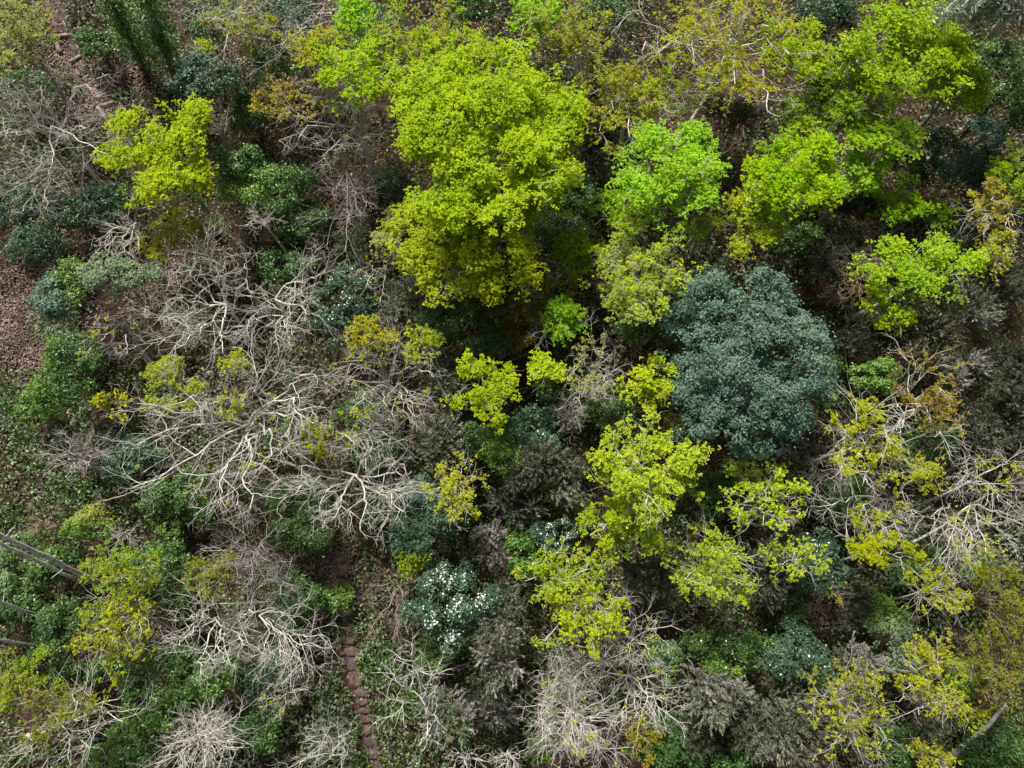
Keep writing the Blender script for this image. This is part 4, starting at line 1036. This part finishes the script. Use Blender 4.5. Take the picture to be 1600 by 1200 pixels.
 ('H', 1500, 492, 59, 55, 3.5, 'heath', 1.0, 'grey plume shrub below the bright lime tree', dict(pal2='grey', f2=.3)),
 ('H', 1565, 455, 55, 52, 3.5, 'brush', 1.0, 'dark olive plume shrub at the right edge below the sparse yellow crown', dict()),
 ('H', 1415, 528, 82, 36, 2.5, 'brush', 1.0, 'dark brown heath strip above the brown leafed tree', dict()),
 ('H', 1500, 580, 39, 52, 3.5, 'grey', .9, 'silver mauve plume shrub right of the brown leafed tree', dict(pal2='brush', f2=.5)),
 ('H', 1565, 590, 55, 71, 3.5, 'brush', 1.05, 'dark brown plume shrub at the right edge below the grey plumes', dict(pal2='heath', f2=.3)),
 ('H', 1535, 665, 55, 55, 3.0, 'brush', 1.0, 'dark grey plume shrub above the bare topped tree', dict(pal2='heath', f2=.3)),
 ('H', 1590, 690, 39, 52, 3.0, 'brush', 1.0, 'black brown heath at the right edge beside the bare topped tree', dict()),
 ('H', 1255, 700, 36, 32, 2.5, 'grey', .8, 'mauve twiggy heath at the lower right of the evergreen', dict(pal2='brush', f2=.5)),
 ('H', 1330, 530, 59, 41, 2.0, 'brush', .9, 'low brown heath right of the evergreen', dict(pal2='heath', f2=.3)),
 ('H', 1330, 940, 46, 46, 2.5, 'brush', .9, 'brown heath below the dense yellow tree', dict()),
 ('H', 765, 1110, 48, 50, 2.5, 'grey', .8, 'mauve brown heath between the grey puff and the dense bare tree', dict(pal2='brush', f2=.6)),
 ('H', 1530, 270, 52, 39, 2.5, 'brush', .9, 'dark heath below the dark evergreen at the right', dict()),
 ('H', 940, 95, 46, 55, 3.0, 'brush', .9, 'dark brown heath between the golden tree and the crooked white limbs', dict()),
 ('H', 1445, 1120, 46, 39, 2.5, 'heath', .9, 'olive heath left of the small golden crown by the fallen trunk', dict()),
 ('H', 840, 1160, 41, 41, 2.5, 'heath', .9, 'olive heath at the foot of the dense bare tree', dict(pal2='mid', f2=.4)),
 ('H', 850, 130, 50, 52, 2.5, 'brush', .9, 'dark brown heath in the gap between the lime crown and the golden trunk'),
 ('H', 930, 225, 48, 63, 2.5, 'brush', .9, 'dark heath at the foot of the half bare golden tree'),
 ('H', 1140, 195, 71, 41, 2.5, 'brush', .9, 'dark brown heath above the gap between the two vivid crowns'),
 ('H', 1335, 335, 59, 41, 2.5, 'brush', .9, 'dark heath below the small bright green crown'),
 ('H', 1300, 405, 52, 41, 2.5, 'brush', .9, 'brown heath between the evergreen top and the brown bare tree'),
 ('H', 1500, 385, 52, 34, 2.5, 'brush', .9, 'dark heath between the bright lime tree and the sparse yellow crown'),
 ('H', 560, 385, 41, 34, 2.0, 'heath', .9, 'dull heath under the pale twiggy tree'),
 ('H', 1310, 40, 41, 46, 2.5, 'brush', .9, 'black brown heath left of the large leafy green tree'),
 ('S', 605, 45, 32, 40, 3.0, 'dark', .9, 'dark green shrub between the fresh green and the old gold crowns', dict()),
 ('S', 690, 135, 40, 34, 3.0, 'dark', .9, 'dark shrub in the gap below the old gold tree', dict()),
 ('S', 1240, 370, 46, 32, 2.5, 'dark', .9, 'dark shrub behind the top of the evergreen', dict()),
 ('S', 1420, 265, 42, 34, 2.5, 'dark', .9, 'dark shrub below the layered shelves at the right', dict()),
 ('S', 900, 300, 36, 36, 2.5, 'dark', .9, 'dark shrub between the largest lime crown and the vivid green tree', dict()),
 ('H', 1100, 1140, 46, 46, 2.5, 'brush', .9, 'dark heath below the large grey olive plumes', dict()),
]


for i, row in enumerate(PLANTS):
    t, px, py, rx, ry, h, pal, dens, label = row[:9]
    opt = dict(row[9]) if len(row) > 9 else {}
    if t == 'D':
        deciduous(i, px, py, rx, ry, h, pal, dens, label, opt.pop('name', 'leafy_tree'), G_OAK, **opt)
    elif t == 'B':
        opt.setdefault('bark', 'pale')
        deciduous(i, px, py, rx, ry, h, pal, dens, label, opt.pop('name', 'bare_tree'), G_BARE, **opt)
    elif t == 'S':
        lobed(i, px, py, rx, ry, h, pal, dens, label, opt.pop('name', 'evergreen_shrub'), G_SHRUB, **opt)
    elif t == 'F':
        lobed(i, px, py, rx, ry, h, pal, dens, label, opt.pop('name', 'flowering_shrub'), G_FLOWER, **opt)
    elif t == 'H':
        heath(i, px, py, rx, ry, h, pal, dens, label, opt.pop('name', 'heath_shrub'), G_HEATH, **opt)
print('PLANTS', len(PLANTS), 'LEAVES', NL[0])

# ------------------------------------------------------------------ ivy-clad trunks
def ivy_column(i, top, foot, h, rad, label):
    rng = np.random.default_rng(7000 + i)
    (B,), _ = at(np.array([foot[0]]), np.array([foot[1]]), 0.0)
    (T,), _ = at(np.array([top[0]]), np.array([top[1]]), h)
    E = empty('ivy_clad_tree', B)
    tag(E, label, 'tree', 'ivy clad trunks beside the log steps')
    u = np.linspace(0, 1, 9)[:, None]
    P = B * (1 - u) + T * u
    P[0, 2] -= 0.15
    root_mesh('trunk', P, 0.16 * np.linspace(1, 0.5, 9), 'brown', E, B)
    ns, per = 260, 20
    t = rng.uniform(0.10, 1.0, ns)
    a = rng.uniform(0, 2 * math.pi, ns)
    prof = 0.75 + 0.35 * np.sin(t * 11 + rng.uniform(0, 6)) + 0.25 * np.sin(t * 23 + 2 * a)
    r = rad * prof * rng.uniform(0.35, 1.15, ns) * np.clip((1.1 - t) * 3.0, 0.3, 1)
    ctr = B[None] * (1 - t[:, None]) + T[None] * t[:, None]
    o = np.stack([np.cos(a), np.sin(a), 0.25 * rng.normal(0, 1, ns)], 1)
    sp = ctr + o * r[:, None]
    C = np.repeat(sp, per, 0) + rng.normal(0, 0.2, (ns * per, 3))
    V, Q = leaves(C, np.repeat(o, per, 0) * 0.6 + UP * 0.8, 0.14, 0.10, rng, 0.5)
    V = V.reshape(-1, 4, 3)
    tt = np.clip(0.5 * np.repeat(rng.uniform(0, 1, ns), per) + 0.5 * rng.uniform(0, 1, ns * per), 0, 1)
    old = np.repeat(rng.uniform(0, 1, ns) < 0.55, per)
    for mask, pl, nm in ((old, 'dark', 'ivy'), (~old, 'mid', 'young_ivy')):
        build(nm, V[mask].reshape(-1, 3), np.arange(mask.sum() * 4).reshape(-1, 4), LEAF[pl], E, B, tint=tt[mask])
    for k in range(3):
        s = P[5 + k]
        d = unit(np.array([rng.normal(), rng.normal(), 0.5]))
        root_mesh('limb', s + d * np.linspace(0, 1.2, 5)[:, None], 0.05 * np.linspace(1, 0.3, 5), 'grey', E, B, 5)


ivy_column(0, (168, -10), (222, 100), 7.0, 0.95, 'ivy covered leaning trunk closest to the log steps')
ivy_column(1, (228, -15), (268, 112), 7.5, 1.0, 'ivy covered trunk with bright leaves, further from the log steps')


# ------------------------------------------------------------------ standing gum trunks, poles and fallen wood
def pole(name, a, ha, b, hb, ra, rb, bark, label, cat, group=None, seed=0, stubs=3, kids=None):
    """a trunk between two places: a = lower end"""
    rng = np.random.default_rng(9000 + seed)
    (A,), _ = at(np.array([a[0]]), np.array([a[1]]), ha)
    (Bq,), _ = at(np.array([b[0]]), np.array([b[1]]), hb)
    E = empty(name, A)
    tag(E, label, cat, group)
    u = np.linspace(0, 1, 14)[:, None]
    P = A * (1 - u) + Bq * u + rng.normal(0, 0.02, (14, 3)) + np.sin(u * math.pi) * rng.normal(0, 0.12, 3) + np.sin(u * 7) * rng.normal(0, 0.05, 3) * (u > 0)
    R = np.linspace(ra, rb, 14) * rng.uniform(0.94, 1.06, 14)
    P = np.concatenate([P[:1], P, P[-1:]])
    R = np.concatenate([[0.005], R, [0.005]])
    v, q = tubes(P[None], R[None], 10)
    build('trunk', v, q, BARK[bark], E, A, smooth=True)
    ax = unit(Bq - A)
    for k in range(stubs):
        s = P[rng.integers(3, 13)]
        d = unit(np.cross(ax, rng.normal(0, 1, 3)) + 0.4 * ax)
        d[2] = abs(d[2])
        root_mesh('branch_stub', s + d * np.linspace(0, rng.uniform(0.3, 0.9), 4)[:, None], 0.25 * rb * np.linspace(1, 0.5, 4), bark, E, A, 5)
    return E, A, Bq


pole('dead_trunk', (168, 915), 0.0, (-30, 822), 9.0, 0.145, 0.105, 'gum', 'thicker grey pole of the leaning pair at the left edge', 'trunk', 'leaning poles at the left edge', 1, 2)
pole('dead_trunk', (150, 912), 0.0, (-30, 836), 8.0, 0.10, 0.07, 'gum', 'thinner grey pole of the leaning pair at the left edge', 'trunk', 'leaning poles at the left edge', 2, 1)
pole('dead_trunk', (100, 972), 0.0, (-30, 930), 7.5, 0.11, 0.08, 'gum', 'rough brown pole leaning out at the left edge below the pair', 'trunk', 'leaning poles at the left edge', 3, 3)
pole('dead_trunk', (110, 1012), 0.0, (-30, 995), 8.5, 0.07, 0.06, 'gum', 'slender pale pole, lowest of those at the left edge', 'trunk', 'leaning poles at the left edge', 4, 0)
pole('dead_trunk', (30, 190), 0.0, (-20, 140), 5.0, 0.10, 0.08, 'gum', 'thin grey trunk under the bare tree at the left edge', 'trunk', None, 9, 1)
pole('fallen_tree', (1462, 1208), 0.5, (1572, 1102), 3.2, 0.19, 0.09, 'gum', 'pale fallen tree trunk leaning through the bottom right corner', 'tree', None, 5, 3)
for k, (a, b, lab) in enumerate([((640, 1205), (655, 1140), 'thin grey stick lying right of the stepped path'), ((253, 315), (264, 331), 'short pale stick lying under the tree beside the log steps'),
                                 ((245, 351), (258, 340), 'brown stick lying above the small yellow sapling'), ((288, 345), (303, 335), 'dark stick lying right of the small yellow sapling')]):
    pole('fallen_branch', a, 0.12, b, 0.16, 0.07 if k else 0.05, 0.05 if k else 0.03, 'log', lab, 'branch', 'sticks lying on the ground', 20 + k, 0)

# gum tree whose crown hangs into the top right corner
E, A, Bq = pole('gum_tree', (1526, 88), 0.0, (1625, -45), 11.0, 0.30, 0.22, 'gum', 'gum tree with smooth leaning trunk and drooping leaves, top right corner', 'tree', None, 6, 0)
rng = np.random.default_rng(77)
tipsg = []
for k in range(7):
    (T,), _ = at(np.array([1480 + k * 17 + rng.normal(0, 5)]), np.array([rng.uniform(-6, 30)]), rng.uniform(9, 10.5))
    u = np.linspace(0, 1, 8)[:, None]
    P = Bq * (1 - u) ** 2 + 2 * u * (1 - u) * ((Bq + T) / 2 + UP * 1.2) + T * u ** 2
    root_mesh('limb', P, 0.07 * np.linspace(1, 0.25, 8), 'mauve', E, A, 5)
    S, D, ln, rd = children(P[None], 0.05 * np.ones((1, 8)), np.array([3.0]), 8, 40, 0.5, 0.015, rng, 0.4)
    P2 = rpoly(S, D, ln, 4, 0.2, -0.22, rng)
    v, q = tubes(P2, rd[:, None] * np.linspace(1, 0.5, 5)[None], 3)
    build('twig', v, q, BARK['mauve'], E, A)
    tipsg.append(P2[:, 2:].reshape(-1, 3))
T = np.concatenate(tipsg)
n = 4200
c = T[rng.integers(0, len(T), n)] + rng.normal(0, 0.22, (n, 3))
V, Q = leaves(c, rng.normal(0, 1, (n, 3)), 0.42, 0.075, rng, 0.3, droop=0.7)
build('crown', V, Q, LEAF['gum'], E, A, tint=rng.uniform(0, 1, n))

# ------------------------------------------------------------------ ground layer that nobody could count
rng = np.random.default_rng(11)


def scatter(n, margin=130):
    px = rng.uniform(-margin, 1600 + margin, n)
    py = rng.uniform(-margin, 1200 + margin, n)
    return px, py


def noise2(x, y, s, seed):
    r = np.random.default_rng(seed)
    o = 0
    for k in range(5):
        a = r.uniform(0, 6.28)
        f = s * (1.6 ** k)
        o = o + np.sin((x * math.cos(a) + y * math.sin(a)) * f + r.uniform(0, 6.28)) * 0.6 ** k
    return o / 2.0


def path_dist(px, py):
    d = np.full(len(px), 1e9)
    for line in (LOW_PATH, TOP_PATH):
        q = smooth_line(line, 60)
        for x, y in q:
            d = np.minimum(d, np.hypot(px - x, py - y))
    return d


BANKS = [(60, 460, 62, 75), (55, 535, 42, 45), (20, 520, 50, 60), (515, 880, 45, 40), (245, 440, 40, 35), (1275, 955, 50, 28), (545, 320, 34, 40), (150, 180, 50, 40), (215, 110, 55, 40), (770, 665, 40, 30), (470, 240, 40, 30), (80, 100, 40, 45)]


def bank(px, py):
    f = np.full(len(px), 9.0)
    for x, y, a, b in BANKS:
        f = np.minimum(f, ((px - x) / a) ** 2 + ((py - y) / b) ** 2)
    return f


# dead leaves
px, py = scatter(48000)
for x, y, a, b in BANKS:
    m = int(a * b * 0.75)
    px = np.concatenate([px, x + rng.normal(0, a * 0.6, m)])
    py = np.concatenate([py, y + rng.normal(0, b * 0.6, m)])
for line in (LOW_PATH, TOP_PATH):
    q = smooth_line(line, 400)[rng.integers(0, 400, 80)]
    px = np.concatenate([px, q[:, 0] + rng.normal(0, 13, 80)])
    py = np.concatenate([py, q[:, 1] + rng.normal(0, 9, 80)])
P, _ = at(px, py, 0.0)
P[:, 2] = terrain(P[:, 0], P[:, 1]) + rng.uniform(0.02, 0.10, len(P)) + 0.04 * (path_dist(px, py) > 30)
V, Q = leaves(P, np.tile(UP, (len(P), 1)), 0.135, 0.11, rng, 0.45, tri=True)
tag(build('leaf_litter', V, Q, LEAF['litter'], tint=rng.uniform(0, 1, len(P))), 'reddish brown dead leaves covering the woodland floor', 'leaf litter', kind='stuff')

# herbs and seedlings
def herbs(name, pal, n, seed, lo, label, hmax, l, lean=0.6):
    px, py = scatter(n)
    nz = noise2(px, py, 0.012, seed)
    ok = (nz > lo) & (path_dist(px, py) > rng.uniform(7, 17, n)) & (bank(px, py) > 0.9 + rng.uniform(-0.4, 0.6, n))
    px, py = px[ok], py[ok]
    P, _ = at(px, py, 0.0)
    per = 5
    c = np.repeat(P, per, 0) + rng.normal(0, 0.14, (len(P) * per, 3)) * np.array([1, 1, 0])
    c[:, 2] = terrain(c[:, 0], c[:, 1]) + hmax * rng.uniform(0.1, 1.0, len(c)) ** 1.5
    V, Q = leaves(c, np.tile(UP, (len(c), 1)), l, l * 0.75, rng, lean, tri=True)
    t = np.clip(0.5 * np.repeat(rng.uniform(0, 1, len(P)), per) + 0.5 * rng.uniform(0, 1, len(c)), 0, 1)
    tag(build(name, V, Q, LEAF[pal], tint=t), label, 'undergrowth', kind='stuff')
    NL[0] += len(c)


herbs('undergrowth', 'dark', 33000, 21, -0.5, 'dark green tangle of seedlings and brambles between the trees', 1.2, 0.135)
herbs('herbs', 'mid', 9000, 22, 0.1, 'mid green low herbs scattered over the woodland floor', 0.5, 0.115)
herbs('dry_brush', 'heath', 17000, 23, -0.3, 'dry grey brown stems and brush between the shrubs', 1.2, 0.2, 1.2)

# greener strip of herbs along both banks of the path and on the left slope
px = np.concatenate([rng.uniform(480, 660, 5200), rng.uniform(-80, 150, 5200), rng.uniform(-60, 330, 2500)])
py = np.concatenate([rng.uniform(960, 1260, 5200), rng.uniform(520, 820, 5200), rng.uniform(-60, 300, 2500)])
ok = (path_dist(px, py) > rng.uniform(1, 13, len(px))) & (noise2(px, py, 0.05, 31) + rng.normal(0, 0.3, len(px)) > 0.25)
P, _ = at(px[ok], py[ok], 0.0)
c = np.repeat(P, 4, 0) + rng.normal(0, 0.12, (len(P) * 4, 3)) * np.array([1, 1, 0])
c[:, 2] = terrain(c[:, 0], c[:, 1]) + rng.uniform(0.05, 0.35, len(c))
V, Q = leaves(c, np.tile(UP, (len(c), 1)), 0.12, 0.075, rng, 0.7)
tag(build('path_herbs', V, Q, LEAF['mid'], tint=np.clip(rng.normal(0.3, 0.25, len(c)), 0, 1)), 'fresh green herbs growing in patches beside the paths', 'undergrowth', kind='stuff')

# thin leafless scrub
n = 1100
px, py = scatter(n, 90)
ok = (path_dist(px, py) > 22) & (bank(px, py) > 0.8)
P, _ = at(px[ok], py[ok], 0.0)
n = len(P)
D = unit(np.stack([rng.normal(0, 0.5, n), rng.normal(0, 0.5, n), np.ones(n)], 1))
ln = rng.uniform(0.7, 2.4, n)
P1 = rpoly(P - UP * 0.05, D, ln, 4, 0.15, 0.0, rng)
R1 = 0.014 * np.ones((n, 5)) * np.linspace(1, 0.6, 5)
S, D, l2, r2 = children(P1, R1, ln, 4, 45, 0.6, 0.009, rng, 0.3)
P2 = rpoly(S, D, l2, 2, 0.2, 0.0, rng)
v, q = merge([tubes(P1, R1, 3), tubes(P2, r2[:, None] * np.linspace(1, 0.6, 3)[None], 3)])
tag(build('scrub', v, q, BARK['grey']), 'thin grey leafless scrub stems filling the gaps between trees', 'scrub', kind='stuff')

# twigs on the ground
n = 1600
px, py = scatter(n)
P, _ = at(px, py, 0.0)
P[:, 2] = terrain(P[:, 0], P[:, 1]) + 0.08
a = rng.uniform(0, 6.28, n)
D = np.stack([np.cos(a), np.sin(a), rng.normal(0.1, 0.25, n)], 1)
tw = rpoly(P, D, rng.uniform(0.4, 1.6, n), 4, 0.15, 0.0, rng)
tw[:, :, 2] = np.maximum(tw[:, :, 2], terrain(tw[:, :, 0], tw[:, :, 1]) + 0.05)
v, q = tubes(tw, rng.uniform(0.008, 0.02, n)[:, None] * np.linspace(1, 0.5, 5)[None], 3)
tag(build('dead_twigs', v, q, BARK['mauve']), 'grey dead twigs strewn over the woodland floor', 'twigs', kind='stuff')
tris = sum(len(m.loops) - 2 * len(m.polygons) for m in bpy.data.meshes)
print('TRIS', tris, 'OBJECTS', len(bpy.data.objects))
